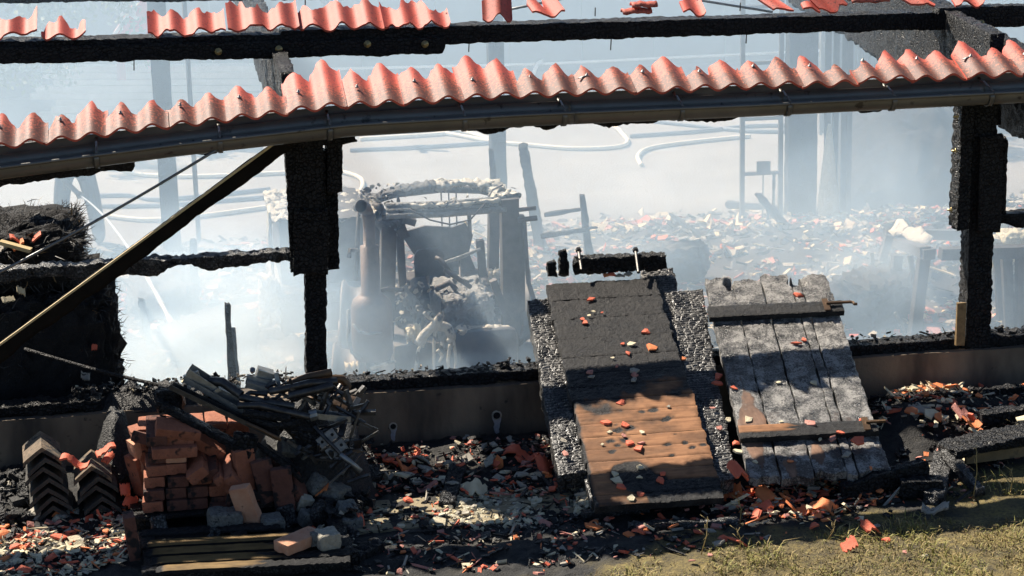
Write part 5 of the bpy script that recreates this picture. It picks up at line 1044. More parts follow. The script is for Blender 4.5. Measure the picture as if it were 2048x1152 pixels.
for k, (a, f, z) in enumerate([(.02, -.49, .89), (.17, -.49, .89)]):
    mb = MB(); c = fp+CR*a+CF*f+ZZ*z; mb.lathe(c-CR*.03, [(0, .03), (.04, .045), (.08, .04), (.10, .02)], CR, 10)
    for j in range(4): q = c+CR*(-.01+.022*j)+CF*-.03; mb.tube([q, q+CF*-.025+ZZ*-.02, q+CF*-.005+ZZ*-.045-CR*.004], [.011, .011, .009], 6)
    mb.tube([c+CR*.02+ZZ*.02, c+CR*.05+CF*-.02+ZZ*.045], [.012, .010], 6); mb.obj('gloved_hand', MT['char_dull'], person, True)
nz = thing('hose_nozzle', T(150, 350, fp[1]-.3), 'hose nozzle held by the bent-over person', 'nozzle'); n0 = fp+CR*-.05+CF*-.52+ZZ*.90
jdir = nrm(T(262, 490, fp[1]-1.2)-n0); mb = MB(); mb.tube([n0-jdir*.1, n0+jdir*.05, n0+jdir*.28, n0+jdir*.34], [.032, .03, .03, .045], 12); mb.obj('barrel', MT['trac'], nz, True); mb = MB(); mb.tube([n0+jdir*.06, n0+jdir*.06-ZZ*.12], .016, 8); mb.obj('grip', MT['trac'], nz, True)
t = NT('water_spray'); wat = t.fin((.5, .54, .58), .25); MT['water'] = wat
P0 = n0+jdir*.34; P2 = onz(350, 660, FZ+.25); tt = np.linspace(0, 1, 26)[:, None]; Pj = P0*(1-tt)+P2*tt+ZZ*(.55*4*tt*(1-tt))*.35
mb = MB(); mb.tube(Pj, .008+.020*tt[:, 0]**1.3*(1+.3*np.sin(tt[:, 0]*60)), 8); mb.obj('water_jet', MT['water'], None, True, label='thin white water jet arching from the hose into the debris', category='water')
# --- hoses on the yard
def hose(pts, r, mat, label, z=FZ+.03):
    P = np.array([onz(x, y, z) for x, y in pts]); t = np.linspace(0, len(P)-1, 10*len(P)); out = []
    for q in t:
        i = min(int(q), len(P)-2); f = q-i; p0 = P[max(i-1, 0)]; p1 = P[i]; p2 = P[i+1]; p3 = P[min(i+2, len(P)-1)]
        out.append(.5*((2*p1)+(-p0+p2)*f+(2*p0-5*p1+4*p2-p3)*f*f+(-p0+3*p1-3*p2+p3)*f**3))
    mb = MB(); mb.tube(out, r, 8); mb.obj('fire_hose', MT[mat], None, True, label=label, category='hose', group='fire hoses on the yard')
hose([(205, 322), (260, 345), (330, 352), (420, 352), (560, 346), (640, 343)], .03, 'hose', 'white hose crossing the yard behind the left rear post')
hose([(640, 340), (690, 345), (724, 360), (718, 385), (690, 394), (600, 398)], .03, 'hose', 'white hose loop just right of the left post')
hose([(740, 266), (820, 262), (900, 268), (985, 283), (1060, 290), (1150, 297), (1230, 294), (1255, 283), (1240, 262), (1230, 248), (1270, 238), (1420, 230)], .03, 'hose', 'long white hose with an S-bend in the middle of the yard')
hose([(1283, 330), (1276, 312), (1300, 296), (1380, 284), (1500, 272)], .03, 'hose', 'short white hose ending in a curl right of the S-bend')
hose([(215, 432), (300, 440), (400, 432), (535, 414)], .03, 'hose', 'white hose lying nearest the barn at left')
hose([(160, 392), (260, 390), (300, 398), (360, 396), (540, 378)], .03, 'hose_blue', 'blue-grey hose nearest the person')
hose([(200, 412), (330, 410), (430, 402), (560, 392)], .03, 'hose_blue', 'blue-grey hose between the nearest white hose and the middle one')
hose([(700, 300), (840, 294), (985, 285)], .03, 'hose_blue', 'blue-grey hose under the S-bend hose')
hose([(1250, 236), (1380, 250), (1500, 262), (1620, 262)], .03, 'hose_blue', 'upper blue-grey hose crossing near the ladder frame')
hose([(1260, 272), (1400, 262), (1500, 252), (1600, 250)], .03, 'hose_blue', 'lower blue-grey hose crossing near the ladder frame')
hose([(720, 278), (880, 268), (920, 262), (980, 278)], .03, 'hose', 'thin white hose branching off the S-bend hose')
# --- background across the yard
SH = thing('long_shed', (8, 24.5, FZ), 'long dark shed closing the far side of the yard', 'shed')
for k in range(34):
    x = -12+k*1.22; mb = MB(); mb.box((x, 24.2+.012*(k % 2), FZ+2.3), (1.2, .10, 4.6)); mb.obj('cladding_panel', MT['shed'], SH)
mb = MB(); mb.box((8.1, 26.4, FZ+4.75), (42, 5.2, .22)); mb.obj('roof', MT['slat'], SH)
mb = MB(); mb.box((8.1, 28.9, FZ+2.3), (42, .1, 4.6)); mb.obj('back_wall', MT['shed'], SH)
LS = thing('lumber_stack', onz(250, 240, FZ), 'stack of long grey boards in front of the shed at left', 'lumber')
for k in range(8):
    y = 231-k*13.5; a = onz(60+RNG.uniform(0, 60), y, FZ+.1*k+.06); b = onz(520+RNG.uniform(-20, 60), y-3, FZ+.1*k+.06); mb = MB(); bar(mb, a, b, .26, .085, jit=.01); mb.obj('board', MT['lumber'], LS)
mb = MB(); mb.tube([T(660, 138, 21), T(1080, 128, 21), T(1660, 100, 21)], .022, 6); mb.obj('white_rail', MT['white_paint'], None, True, label='thin white rail running level in front of the shed', category='rail')
mb = MB(); mb.tube([T(1066, 150, 20.6), T(1074, 128, 20.8), T(1084, 122, 21)], .03, 6); mb.obj('rail_bracket', MT['white_paint'], None, True, label='short white curved bracket below the white rail', category='bracket')
RC = thing('red_conveyor', onz(262, 120, FZ), 'red inclined conveyor with a white ladder frame in front of the shed', 'conveyor')
YR = 20.5
mb = MB(); bar(mb, T(240, 75, YR), T(312, -30, YR), .22, .30, up=(0, -1, 0)); mb.obj('red_trough', MT['red_paint'], RC)
for a, b in [((228, 70), (305, -40)), ((250, 20), (275, 38)), ((232, 18), (250, -2)), ((243, 0), (243, 60)), ((268, -10), (268, 30))]: mb = MB(); bar(mb, T(*a, YR-.2), T(*b, YR-.2), .05, .05); mb.obj('white_strut', MT['white_paint'], RC)
mb = MB(); bar(mb, T(240, 75, YR), onz(246, 215, FZ), .12, .12); mb.obj('leg', MT['red_paint'], RC); mb = MB(); bar(mb, T(300, 30, YR), onz(305, 215, FZ), .12, .12); mb.obj('leg', MT['red_paint'], RC)
mb = MB(); bar(mb, T(270, 60, YR-.3), T(320, 40, YR-.3), .07, .07); mb.obj('red_arm', MT['red_paint'], RC)
for k, (px0, py0, px1, py1) in enumerate([(640, -10, 662, 24), (688, -10, 664, 26), (662, 20, 663, 60), (15, 25, 40, -10)]): pole(px0, py0, px1, py1, 19.5, .045, 'steel_strut', 'trac', ['left arm of the Y-shaped strut behind the tiles', 'right arm of the Y-shaped strut behind the tiles', 'stem of the Y-shaped strut behind the tiles', 'slanting strut in the top left corner'][k], 'strut')
BU = thing('leafy_bush', onz(105, 180, FZ), 'sunlit leafy bush in front of the shed at the top left', 'bush')
c0 = T(110, 45, 20.3); mb = MB()
for k in range(5): mb.tube([onz(105, 180, FZ), (onz(105, 180, FZ)+c0)/2+RNG.normal(0, .12, 3), c0+RNG.normal(0, .35, 3)], [.05, .04, .012], 6)
mb.obj('stem', MT['slat'], BU, True)
n = 2600; cl = c0+RNG.normal(0, 1, (26, 3))*np.array([.62, .4, .42]); c = cl[RNG.integers(0, 26, n)]+RNG.normal(0, .13, (n, 3)); a = nrm_rows(RNG.normal(0, 1, (n, 3)))*.055; b = nrm_rows(np.cross(a, RNG.normal(0, 1, (n, 3))))*.03
V = np.stack([c-a, c-b, c+a, c+b], 1).reshape(-1, 3); mb = MB(); mb.add(V, (np.arange(n)[:, None]*4+np.arange(4)).tolist()); mb.obj('leaves', MT['leaf'], BU)['kind'] = 'stuff'
SF = thing('slat_wall', onz(1770, 260, FZ), 'dark wall of upright slats with bright gaps at the upper right', 'slat wall')
ys_ = onz(1770, 262, FZ)[1]
for k in range(22):
    px = 1640+k*14+RNG.uniform(-2, 2)
    if 1775 < px < 1805 and k % 2: continue
    p = ony(px, 262, ys_); p[2] = FZ; mb = MB(); bar(mb, p, p+ZZ*(3.0+RNG.uniform(-.1, .1)), .075 if px < 1790 else .03, .03, up=(1, 0, 0), jit=.004); mb.obj('slat', MT['slat'], SF)
for z in (.5, 1.25, 2.6): p, q = ony(1635, 262, ys_+.04), ony(1945, 262, ys_+.04); p[2] = q[2] = FZ+z; mb = MB(); bar(mb, p, q, .06, .07); mb.obj('rail', MT['slat'], SF)
for k, (x0, x1) in enumerate([(1640, 1780), (1830, 1850), (1895, 1990)]): p, q = ony(x0, 262, ys_+.10), ony(x1, 262, ys_+.10); p[2] = q[2] = FZ+.75; mb = MB(); bar(mb, p, q, .04, 1.5); mb.obj('back_panel', MT['shed'], SF)
def bigmound(px0, px1, y0, y1, h, seed, label):
    a = onz(px0, 445, FZ); x0, x1 = onz(px0, 440, FZ)[0], onz(px1, 440, FZ)[0]; U, V = np.meshgrid(np.linspace(0, 1, 70), np.linspace(0, 1, 60), indexing='ij')
    H = h*(np.clip(4*U*(1-U), 0, 1)**.28)*(np.clip(4*V*(1-V), 0, 1)**.4); Y = y0+(y1-y0)*V; X = x0+(x1-x0)*U+(Y-y0)*.31; p = np.stack([X, Y, H], -1).reshape(-1, 3)
    H = H*(1+.25*fbm(p*1.6, 3, seed).reshape(U.shape))+.07*fbm(p*6, 2, seed).reshape(U.shape)*(H > .05); mb = MB(); mb.grid(np.stack([X, Y, FZ-.05+H], -1)); mb.obj('hay_heap', MT['hay'], None, True, label=label, category='heap')
bigmound(1672, 1985, 12.6, 17.4, 1.05, 81, 'long dark heap of hay filling the shaded bay at the right')  # the bay's shade is put into the black of this heap
# ------------------------------------------------------------ tile shards
def shard_mesh(seed, s, mat, th=.011, curve=.22):
    th = min(.011, .28*s)
    r = np.random.default_rng(seed); n = int(r.integers(4, 7)); a = np.sort(r.uniform(0, 6.283, n)+0)+0; a = np.arange(n)*6.283/n+r.uniform(-.38, .38, n); rad = s*r.uniform(.55, 1.1, n); as_ = r.uniform(.6, .95)
    ring = np.stack([rad*np.cos(a), rad*np.sin(a)*as_], 1); mid = ring*.5; ax = r.uniform(0, 3.14); cu = r.uniform(.0, 1.)*curve/s*(2.2 if s > .02 else .6)
    def z(p): t = p[:, 0]*math.cos(ax)+p[:, 1]*math.sin(ax); return -cu*t*t+r.uniform(-.001, .001, len(p))
    pts = np.concatenate([[[0, 0]], mid, ring]); zt = z(pts); T_ = np.concatenate([pts, zt[:, None]], 1); B_ = T_-np.array([0, 0, th]); N = len(pts); f = []
    for i in range(n):
        j = (i+1) % n; f += [(0, 1+i, 1+j), (1+i, 1+n+i, 1+n+j, 1+j), (N, N+1+j, N+1+i), (N+1+i, N+1+j, N+1+n+j, N+1+n+i), (1+n+i, N+1+n+i, N+1+n+j, 1+n+j)]
    m = bpy.data.meshes.new('tile_shard'); m.from_pydata(np.concatenate([T_, B_]).tolist(), [], f); m.materials.append(MT[mat]); return m
def wave_mesh(seed, w, l, mat):
    r = np.random.default_rng(seed); nx, ny = 13, 6; u = np.linspace(-w/2, w/2, nx); ph = r.uniform(0, 6.28)
    e0 = r.uniform(-.18, .18, nx)*l; e1 = r.uniform(-.18, .18, nx)*l; P = np.array([[(u[i], (-.5+j/(ny-1))*l+(e0[i]*(1-j/(ny-1))+e1[i]*(j/(ny-1))), .026*math.cos(2*math.pi*u[i]/.165+ph)) for j in range(ny)] for i in range(nx)])
    mb = MB(); Q = P-np.array([0, 0, .012]); mb.grid(P); mb.grid(Q[::-1])
    def e(a, b): mb.add(np.concatenate([a, b]), [(i, i+1, len(a)+i+1, len(a)+i) for i in range(len(a)-1)])
    e(Q[:, 0], P[:, 0]); e(P[:, -1], Q[:, -1]); e(P[0], Q[0]); e(Q[-1], P[-1]); m = mb.mesh('tile_piece', MT[mat], True); return m
CN = {'r': 'shard_red', 'o': 'shard_orange', 'p': 'shard_pink', 'c': 'shard_cream', 'g': 'shard_grey'}; CW = {'r': 'red', 'o': 'orange', 'p': 'dull pink', 'c': 'cream', 'g': 'grey-beige'}
SM = {}
def smesh(c, sz):
    k = int(RNG.integers(0, 7)); b = min((.012, .018, .026, .036, .05, .06), key=lambda q: abs(q-sz)); key = (c, b, k)
    if key not in SM: SM[key] = shard_mesh(hash((ord(c), int(b*1000), k)) % 9999, b, CN[c])
    return SM[key]
ORD = ['topmost', 'second highest', 'third highest', 'fourth highest', 'fifth highest', 'sixth highest', 'seventh highest', 'eighth highest', 'ninth highest', 'tenth highest', 'eleventh highest', 'twelfth highest', 'thirteenth highest', 'fourteenth highest', 'fifteenth highest', 'sixteenth highest', 'lowest']
def on_plane(fr, lst, where, group, off):
    cnt = {}; tot = {}
    for q in lst: tot[q[3]] = tot.get(q[3], 0)+1
    for px, py, s, c in sorted(lst, key=lambda q: q[1]):
        k = cnt.get(c, 0); cnt[c] = k+1
        p = pl(px, py, fr.w+off+.009); Rm = Matrix((fr.eu, fr.ev, fr.ew)).transposed(); e = (Rm @ (Matrix.Rotation(RNG.uniform(0, 6.28), 3, 'Z') @ Matrix.Rotation(RNG.normal(0, .12), 3, 'X') @ Matrix.Rotation(RNG.normal(0, .12), 3, 'Y'))).to_euler()
        lab = f'{ORD[min(k, 16)] if tot[c] > 1 else "single"} {CW[c]} tile shard on the {where}' if k < tot[c]-1 or tot[c] == 1 else f'lowest {CW[c]} tile shard on the {where}'
        place(smesh(c, s/2./265), 'tile_shard', p, e, None, label=lab, category='tile shard', group=group)
on_plane(FA, [(1182, 596, 22, 'r'), (1187, 622, 10, 'c'), (1178, 630, 9, 'c'), (1204, 624, 10, 'r'), (1165, 637, 10, 'r'), (1170, 643, 15, 'r'), (1292, 660, 17, 'r'), (1245, 686, 11, 'r'), (1262, 687, 22, 'c'), (1305, 692, 25, 'o'), (1256, 704, 13, 'r'), (1225, 715, 9, 'c'), (1234, 730, 12, 'p'), (1180, 742, 17, 'p'), (1183, 752, 13, 'g'), (1268, 738, 18, 'g'), (1270, 748, 18, 'p'), (1266, 758, 14, 'g'), (1243, 803, 20, 'r'), (1213, 843, 24, 'r'), (1249, 848, 17, 'r'), (1219, 863, 10, 'c'), (1247, 870, 9, 'p'), (1285, 863, 16, 'c'), (1260, 884, 17, 'r'), (1276, 894, 25, 'r'), (1283, 884, 12, 'p'), (1281, 933, 13, 'c'), (1280, 952, 12, 'c'), (1230, 945, 12, 'c'), (1235, 958, 24, 'c'), (1243, 971, 21, 'r'), (1322, 958, 17, 'r'), (1327, 945, 12, 'r'), (1264, 995, 20, 'c'), (1280, 986, 12, 'r'), (1338, 812, 9, 'g'), (1205, 888, 7, 'c')], 'board panel', 'tile shards on the board panel', 0.)
on_plane(FD, [(1598, 588, 20, 'r'), (1594, 684, 18, 'r'), (1608, 678, 14, 'r'), (1558, 763, 15, 'c'), (1627, 763, 16, 'c'), (1498, 838, 20, 'c'), (1563, 842, 11, 'c'), (1468, 774, 15, 'r'), (1694, 906, 18, 'g'), (1580, 921, 10, 'o'), (1742, 935, 10, 'o'), (1510, 922, 8, 'c'), (1640, 878, 9, 'c')], 'ledged door', 'tile shards on the ledged door', 0.)
on_plane(FD, [(1620, 842, 24, 'p'), (1665, 874, 20, 'p'), (1680, 863, 16, 'r'), (1716, 880, 34, 'r'), (1722, 838, 9, 'r')], 'lower batten of the door', 'tile shards on the lower door batten', .03)
on_plane(FA, [(1190, 530, 34, 'g'), (1222, 546, 18, 'r'), (1212, 550, 12, 'o'), (1240, 548, 18, 'g'), (1258, 545, 18, 'g'), (1172, 512, 15, 'p'), (1208, 522, 12, 'r'), (1232, 540, 13, 'r')], 'black block at the panel head', 'tile shards at the head of the panel', -.01)
on_plane(FA, [(1436, 748, 20, 'r'), (1434, 764, 17, 'r'), (1366, 715, 12, 'o'), (1472, 884, 16, 'r'), (1476, 900, 22, 'c'), (1455, 838, 12, 'c'), (1130, 905, 14, 'p'), (1126, 880, 12, 'g'), (1425, 815, 11, 'p'), (1440, 855, 14, 'p'), (1408, 612, 6, 'p')], 'planks beside the panel', 'tile shards on the planks beside the panel', -.035)
# shards lying on the ground, region by region
nsh = [0]
def gpt(px, py):
    p = onz(px, py, .03)
    for _ in range(3): p = onz(px, py, float(gh(np.array([p[0]]), np.array([p[1]]))[0])+.015)
    return p
def scatter(n, poly, cols, smin, smax, where, group, tilt=.3, lift=.015):
    poly = np.array(poly, float); lo, hi = poly.min(0), poly.max(0); k = 0; made = {}
    while k < n:
        q = RNG.uniform(lo, hi); ins = False; j = len(poly)-1
        for i in range(len(poly)):
            if (poly[i, 1] > q[1]) != (poly[j, 1] > q[1]) and q[0] < (poly[j, 0]-poly[i, 0])*(q[1]-poly[i, 1])/(poly[j, 1]-poly[i, 1])+poly[i, 0]: ins = not ins
            j = i
        if not ins: continue
        c = RNG.choice(list(cols)); s = RNG.uniform(smin, smax)*math.exp(RNG.normal(0, .25)); s *= 1.28; p = gpt(*q)+np.array([0, 0, RNG.uniform(0, lift)])
        size = 'small' if s < 17 else 'palm-sized' if s < 27 else 'large'
        made.setdefault((size, c), []).append((q[0], place(smesh(c, s/2./380), 'tile_shard', p, (RNG.normal(0, tilt), RNG.normal(0, tilt), RNG.uniform(0, 6.28)), None, label=f'{size} {CW[c]} tile shard {where}', category='tile shard', group=f'{size} {CW[c]} shards {group}'))); k += 1; nsh[0] += 1
    for lst in made.values():
        lst.sort(key=lambda t: t[0])
        if len(lst) > 1:
            for i, (_, o) in enumerate(lst): o['label'] = o['label']+', '+('leftmost' if i == 0 else 'rightmost' if i == len(lst)-1 else ('second', 'third', 'fourth', 'fifth', 'sixth', 'seventh', 'eighth', 'ninth', 'tenth', 'eleventh', 'twelfth', 'thirteenth', 'fourteenth')[min(i-1, 12)]+' from left')
scatter(58, [(745, 905), (1100, 895), (1125, 935), (1080, 985), (900, 985), (740, 960)], 'rrrrppccgggo', 14, 30, 'in the heap under the wall', 'under the wall', .45, .04)
scatter(38, [(0, 1050), (150, 1035), (265, 1050), (270, 1110), (0, 1150)], 'ccccrrog', 12, 26, 'in the lower left litter', 'at the lower left', .25)
scatter(14, [(60, 1028), (250, 1005), (262, 1045), (60, 1055)], 'rrppg', 14, 28, 'at the foot of the ridge tile stacks', 'at the ridge tiles', .4)
scatter(26, [(1410, 985), (1560, 975), (1760, 965), (1800, 1000), (1640, 1035), (1420, 1015)], 'ooorrccc', 13, 24, 'in the litter below the door', 'below the door', .4, .04)
scatter(34, [(1755, 810), (1800, 775), (1930, 775), (2048, 790), (2048, 850), (1900, 870), (1790, 850)], 'cccccrrpgo', 14, 30, 'on the dark right-hand heap', 'on the right heap', .35, .03)
scatter(14, [(700, 985), (880, 990), (900, 1060), (700, 1090)], 'rrccg', 10, 20, 'on the pavers right of the pallet', 'on the pavers', .3)
scatter(24, [(1180, 1020), (1420, 1010), (1700, 1040), (1560, 1080), (1250, 1095), (1150, 1060)], 'pprrgco', 12, 26, 'on the ash before the panels', 'on the ash', .3)
scatter(10, [(1830, 900), (1980, 880), (1900, 1000), (1820, 990)], 'rcpo', 11, 20, 'among the beams at the right', 'among the right beams', .3)
scatter(8, [(720, 1090), (1160, 1080), (1180, 1150), (700, 1150)], 'pcgo', 9, 18, 'on bare burnt soil at the bottom', 'on the burnt soil', .3)
scatter(8, [(1240, 1100), (1960, 1020), (2040, 1140), (1280, 1140)], 'rpcg', 11, 22, 'on the dry grass', 'on the grass', .25)
for k, (px, py, w, l, c, rot, lab) in enumerate([(1464, 992, .10, .11, 'o', (.75, .1, .1), 'large orange tile piece standing nearly upright by the panel foot'), (1476, 950, .09, .10, 'r', (.5, .4, .6), 'red curved tile piece wedged between panel and door'), (1543, 998, .15, .10, 'o', (.35, .25, .5), 'large orange curved tile piece left of the door foot'), (1595, 1022, .12, .07, 'o', (.2, .2, .3), 'orange tile piece next to the large curved one'), (1650, 1022, .16, .08, 'o', (.3, .2, -.4), 'orange wave-shaped tile piece below the door'), (1530, 1022, .06, .05, 'r', (.4, .1, .2), 'small red tile piece in the sunlit litter'), (1975, 787, .10, .07, 'r', (.6, .0, .2), 'bright red tile piece upright by the wall at right'), (1925, 832, .13, .10, 'p', (.5, .2, .4), 'smoky dull pink tile piece on the right heap'), (1835, 828, .07, .09, 'g', (.3, .4, .3), 'beige curved tile piece on the right heap'), (1945, 850, .11, .05, 'o', (.3, .1, .3), 'orange tile piece with a pointed end on the right heap'), (2010, 893, .13, .05, 'c', (.1, .1, .1), 'cream tile piece with a notched end on the charred board'), (945, 985, .16, .09, 'c', (.5, .1, -.1), 'cream wave-shaped tile piece in front of the wall'), (1095, 940, .12, .10, 'r', (.7, .2, .3), 'round red tile piece against the foot of the scaly plank'), (815, 943, .12, .08, 'o', (.5, .3, .4), 'bright orange tile piece lit in the shaded heap'), (855, 978, .10, .04, 'p', (.1, .1, .1), 'pink rolled tile piece lying flat on the heap'), (1870, 1022, .13, .07, 'g', (.1, .1, -.4), 'sooty grey tile piece on the ash at right'), (1740, 1062, .09, .07, 'r', (.3, .1, .4), 'red scalloped tile piece on the grass edge'), (1698, 1096, .06, .06, 'r', (.5, 0, .1), 'square red tile piece standing in the grass'), (1040, 912, .20, .06, 'r', (.3, .1, -.5), 'long red tile sliver near the wall'), (722, 1048, .04, .06, 'r', (1.1, 0, .3), 'red tile piece behind the black square cobble'), (150, 928, .14, .05, 'r', (.2, .1, -.2), 'red rolled tile piece lying across the ridge tile stacks'), (212, 905, .09, .045, 'r', (.2, .1, .25), 'red tile strip on the charcoal heap by the ridge tiles'), (217, 928, .04, .07, 'r', (.3, .1, -.5), 'small red roll below the red strip'), (250, 988, .05, .06, 'r', (.9, .1, .2), 'red shard right of the second ridge stack'), (262, 1012, .06, .06, 'r', (.8, .2, -.4), 'larger red shard by the left end of the pallet'), (645, 983, .06, .05, 'o', (.3, .1, -.3), 'bright orange shard lit in the dark cobbles')]):
    Y = None; g = gpt(px, py); 
    if 20 <= k <= 24: g = ony(px, py, -.80)
    if k == 25: g = ony(px, py, -1.0)
    if k == 1: g = pl(px, py, .0)
    place(wave_mesh(500+k, w, l, CN[c]), 'tile_piece', g+np.array([0, 0, .02]), rot, None, label=lab, category='tile piece')
for k, (px, py, Y, w, l, c, rot, lab) in enumerate([(55, 488, .85, .17, .06, 'r', (.1, 0, .1), 'red half-round tile lying on top of the hay'), (40, 497, .8, .06, .05, 'o', (.2, 0, .2), 'orange tile end on top of the hay'), (8, 500, .75, .05, .05, 'g', (.3, 0, .3), 'brownish shard at the left edge on the hay'), (42, 582, .42, .05, .04, 'c', (.8, .1, .2), 'cream shard caught on the hay front'), (20, 595, .42, .05, .03, 'c', (.8, .5, .9), 'cream sliver caught on the hay front'), (172, 748, .36, .05, .04, 'g', (.8, .2, .1), 'dim beige shard low on the hay'), (188, 697, .40, .03, .03, 'r', (.9, .2, .1), 'small dim red shard on the hay'), (178, 828, .05, .06, .04, 'g', (.7, .2, .1), 'beige shard on the wall debris at left'), (304, 802, .05, .05, .03, 'c', (.2, .1, .1), 'cream shard on the wall beside the scrap'), (770, 786, .12, .03, .02, 'r', (.1, .1, .1), 'tiny red shard on the sill')]):
    place(wave_mesh(560+k, w, l, CN[c]), 'tile_piece', ony(px, py, Y)+np.array([0, -.12, .06])*(k < 3), rot, None, label=lab, category='tile piece')
mb = MB(); bar(mb, ony(0, 484, .62), ony(62, 501, .58), .05, .02); mb.obj('yellow_lath', MT['brace_edge'], None, label='yellow lath end lying on the hay', category='lath')
mb = MB(); mb.lathe(ony(838, 777, .11), [(0, .012), (.004, .028), (.008, .026), (.010, .012)], (0, -.2, 1), 14); mb.obj('washer', MT['shard_cream'], None, True, label='pale ring washer lying on the charred sill', category='washer')
# countless small rubble
def region(n, poly, seed):
    r = np.random.default_rng(seed); poly = np.array(poly, float); lo, hi = poly.min(0), poly.max(0); out = []
    while len(out) < n:
        q = r.uniform(lo, hi, (n*3, 2)); ins = np.zeros(len(q), bool); j = len(poly)-1
        for i in range(len(poly)):
            c = ((poly[i, 1] > q[:, 1]) != (poly[j, 1] > q[:, 1])) & (q[:, 0] < (poly[j, 0]-poly[i, 0])*(q[:, 1]-poly[i, 1])/(poly[j, 1]-poly[i, 1]+1e-9)+poly[i, 0]); ins ^= c; j = i
        out += list(q[ins])
    q = np.array(out[:n]); V = np.array([onz(x, y, .01) for x, y in q]); return V[:, 0], V[:, 1], gh(V[:, 0], V[:, 1])
def rub(n, poly, seed, mats, w, s0=.008, s1=.026, lift=.012, name='rubble_chips', **k):
    X, Y, Z = region(n, poly, seed); kk = fbm(np.stack([X*6, Y*6, X*0], 1), 2, seed)+np.random.default_rng(seed).normal(0, .25, len(X)) > -.1; X, Y, Z = X[kk], Y[kk], Z[kk]; n = len(X); chips(n, X, Y, Z+lift*np.random.default_rng(seed).random(n), s0, s1, mats, w, name, seed=seed, **k)
ALL = ['shard_red', 'shard_pink', 'shard_cream', 'shard_grey', 'char', 'rubble', 'shard_orange']
rub(1500, [(730, 895), (1110, 888), (1150, 960), (1090, 1000), (720, 985)], 1, ALL, [2.4, 2, 1.4, 2.2, 5, 5, .5], s1=.032, lift=.03)
rub(2200, [(0, 1040), (160, 1020), (275, 1030), (290, 1100), (150, 1152), (0, 1152)], 2, ALL, [1, .6, 6, 1.6, 2, 2, 1], s1=.032)
rub(1100, [(1400, 965), (1780, 940), (1840, 985), (1640, 1040), (1420, 1030)], 3, ALL, [2, 1.4, 2.5, 1.2, 3, 2, 3.4], s1=.034, lift=.03)
rub(2200, [(1720, 790), (1840, 765), (2060, 755), (2060, 880), (1880, 900), (1750, 900)], 4, ALL, [.8, .9, 3.2, 1.3, 5, 5, .6], lift=.04)
rub(1500, [(560, 985), (1180, 960), (1200, 1060), (700, 1110), (560, 1060)], 5, ALL, [.7, .5, 1.4, 1.6, 5, 4, .2])
rub(1600, [(700, 1060), (1200, 1020), (1800, 1000), (1900, 960), (1960, 1000), (1500, 1090), (1000, 1140), (700, 1140)], 6, ALL, [1.3, 1.3, 1.0, 1.2, 5, 5, .7], s1=.030)
rub(650, [(1780, 790), (1900, 772), (1925, 825), (1850, 845), (1790, 835)], 15, ['shard_cream', 'shard_orange', 'shard_pink', 'shard_grey'], [6, 1.2, 1, 1], .012, .036, .07)
scatter(14, [(1780, 790), (1900, 772), (1925, 825), (1850, 845), (1790, 835)], 'cccco', 16, 26, 'in the cream patch on the right heap', 'in the cream patch', .3, .06)
rub(900, [(1800, 880), (1960, 870), (2060, 900), (1900, 1000), (1780, 1000)], 7, ALL, [.6, .7, 1, 1, 5, 4, .3])
rub(700, [(880, 985), (1070, 990), (1090, 1045), (960, 1060), (880, 1030)], 8, ['straw_white', 'shard_cream', 'shard_grey'], [5, 2, 1], .008, .024, name='pale_crumbs', flat=.9, long=.05)
rub(500, [(1140, 955), (1190, 965), (1215, 1030), (1150, 1030)], 9, ['straw_white', 'shard_grey', 'char_ash_glint'], [5, 2, 1], .008, .026, .04, name='pale_crumbs', flat=.9, long=.05)
rub(700, [(0, 900), (70, 880), (80, 1040), (0, 1060)], 13, ['char', 'rubble', 'char_ash_glint', 'shard_grey'], [5, 5, 1, .4], .015, .05, .03, flat=.8)
rub(500, [(220, 860), (310, 850), (320, 1000), (250, 1040)], 11, ['char', 'rubble', 'char_ash_glint'], [3, 2, 2], .02, .05, .12, flat=.9)
rub(600, [(590, 960), (740, 890), (760, 1000), (700, 1060), (590, 1040)], 12, ['char', 'rubble', 'char_ash_glint', 'shard_grey'], [4, 3, 2, .6], .015, .045, .10, flat=.9)
# black scrap litter filling the metal heap
r = np.random.default_rng(17); mb = MB()
for k in range(90):
    px, py = r.uniform(520, 730), r.uniform(770, 960)
    if py < 770+(px-520)*-.1 or py > 860+(px-520)*.55: continue
    Y = -.72-.0018*(py-770); c = ony(px, py, Y); d = nrm(np.array([r.uniform(-1, 1), r.uniform(-.3, .3), r.uniform(-.8, .5)]))*r.uniform(.05, .2)
    if r.random() < .5: bar(mb, c-d/2, c+d/2, r.uniform(.008, .04), r.uniform(.004, .02), jit=.003)
    else: mb.tube([c-d/2, c+r.normal(0, .01, 3), c+d/2], r.uniform(.005, .016), 6)
o = mb.obj('scrap_litter', MT['metal_dark'], None, kind='stuff')
r = np.random.default_rng(3); n = 900; X = np.concatenate([r.uniform(.8, 8, 600), r.uniform(-.6, .6, 300)]); Y = r.uniform(.05, .2, n)
chips(n, X, Y, .372+np.where(X < .6, .03, 0)+r.uniform(0, .02, n), .008, .022, ['char', 'rubble', 'shard_cream', 'shard_grey'], [6, 4, .5, .6], 'sill_chips', flat=.9, seed=14)
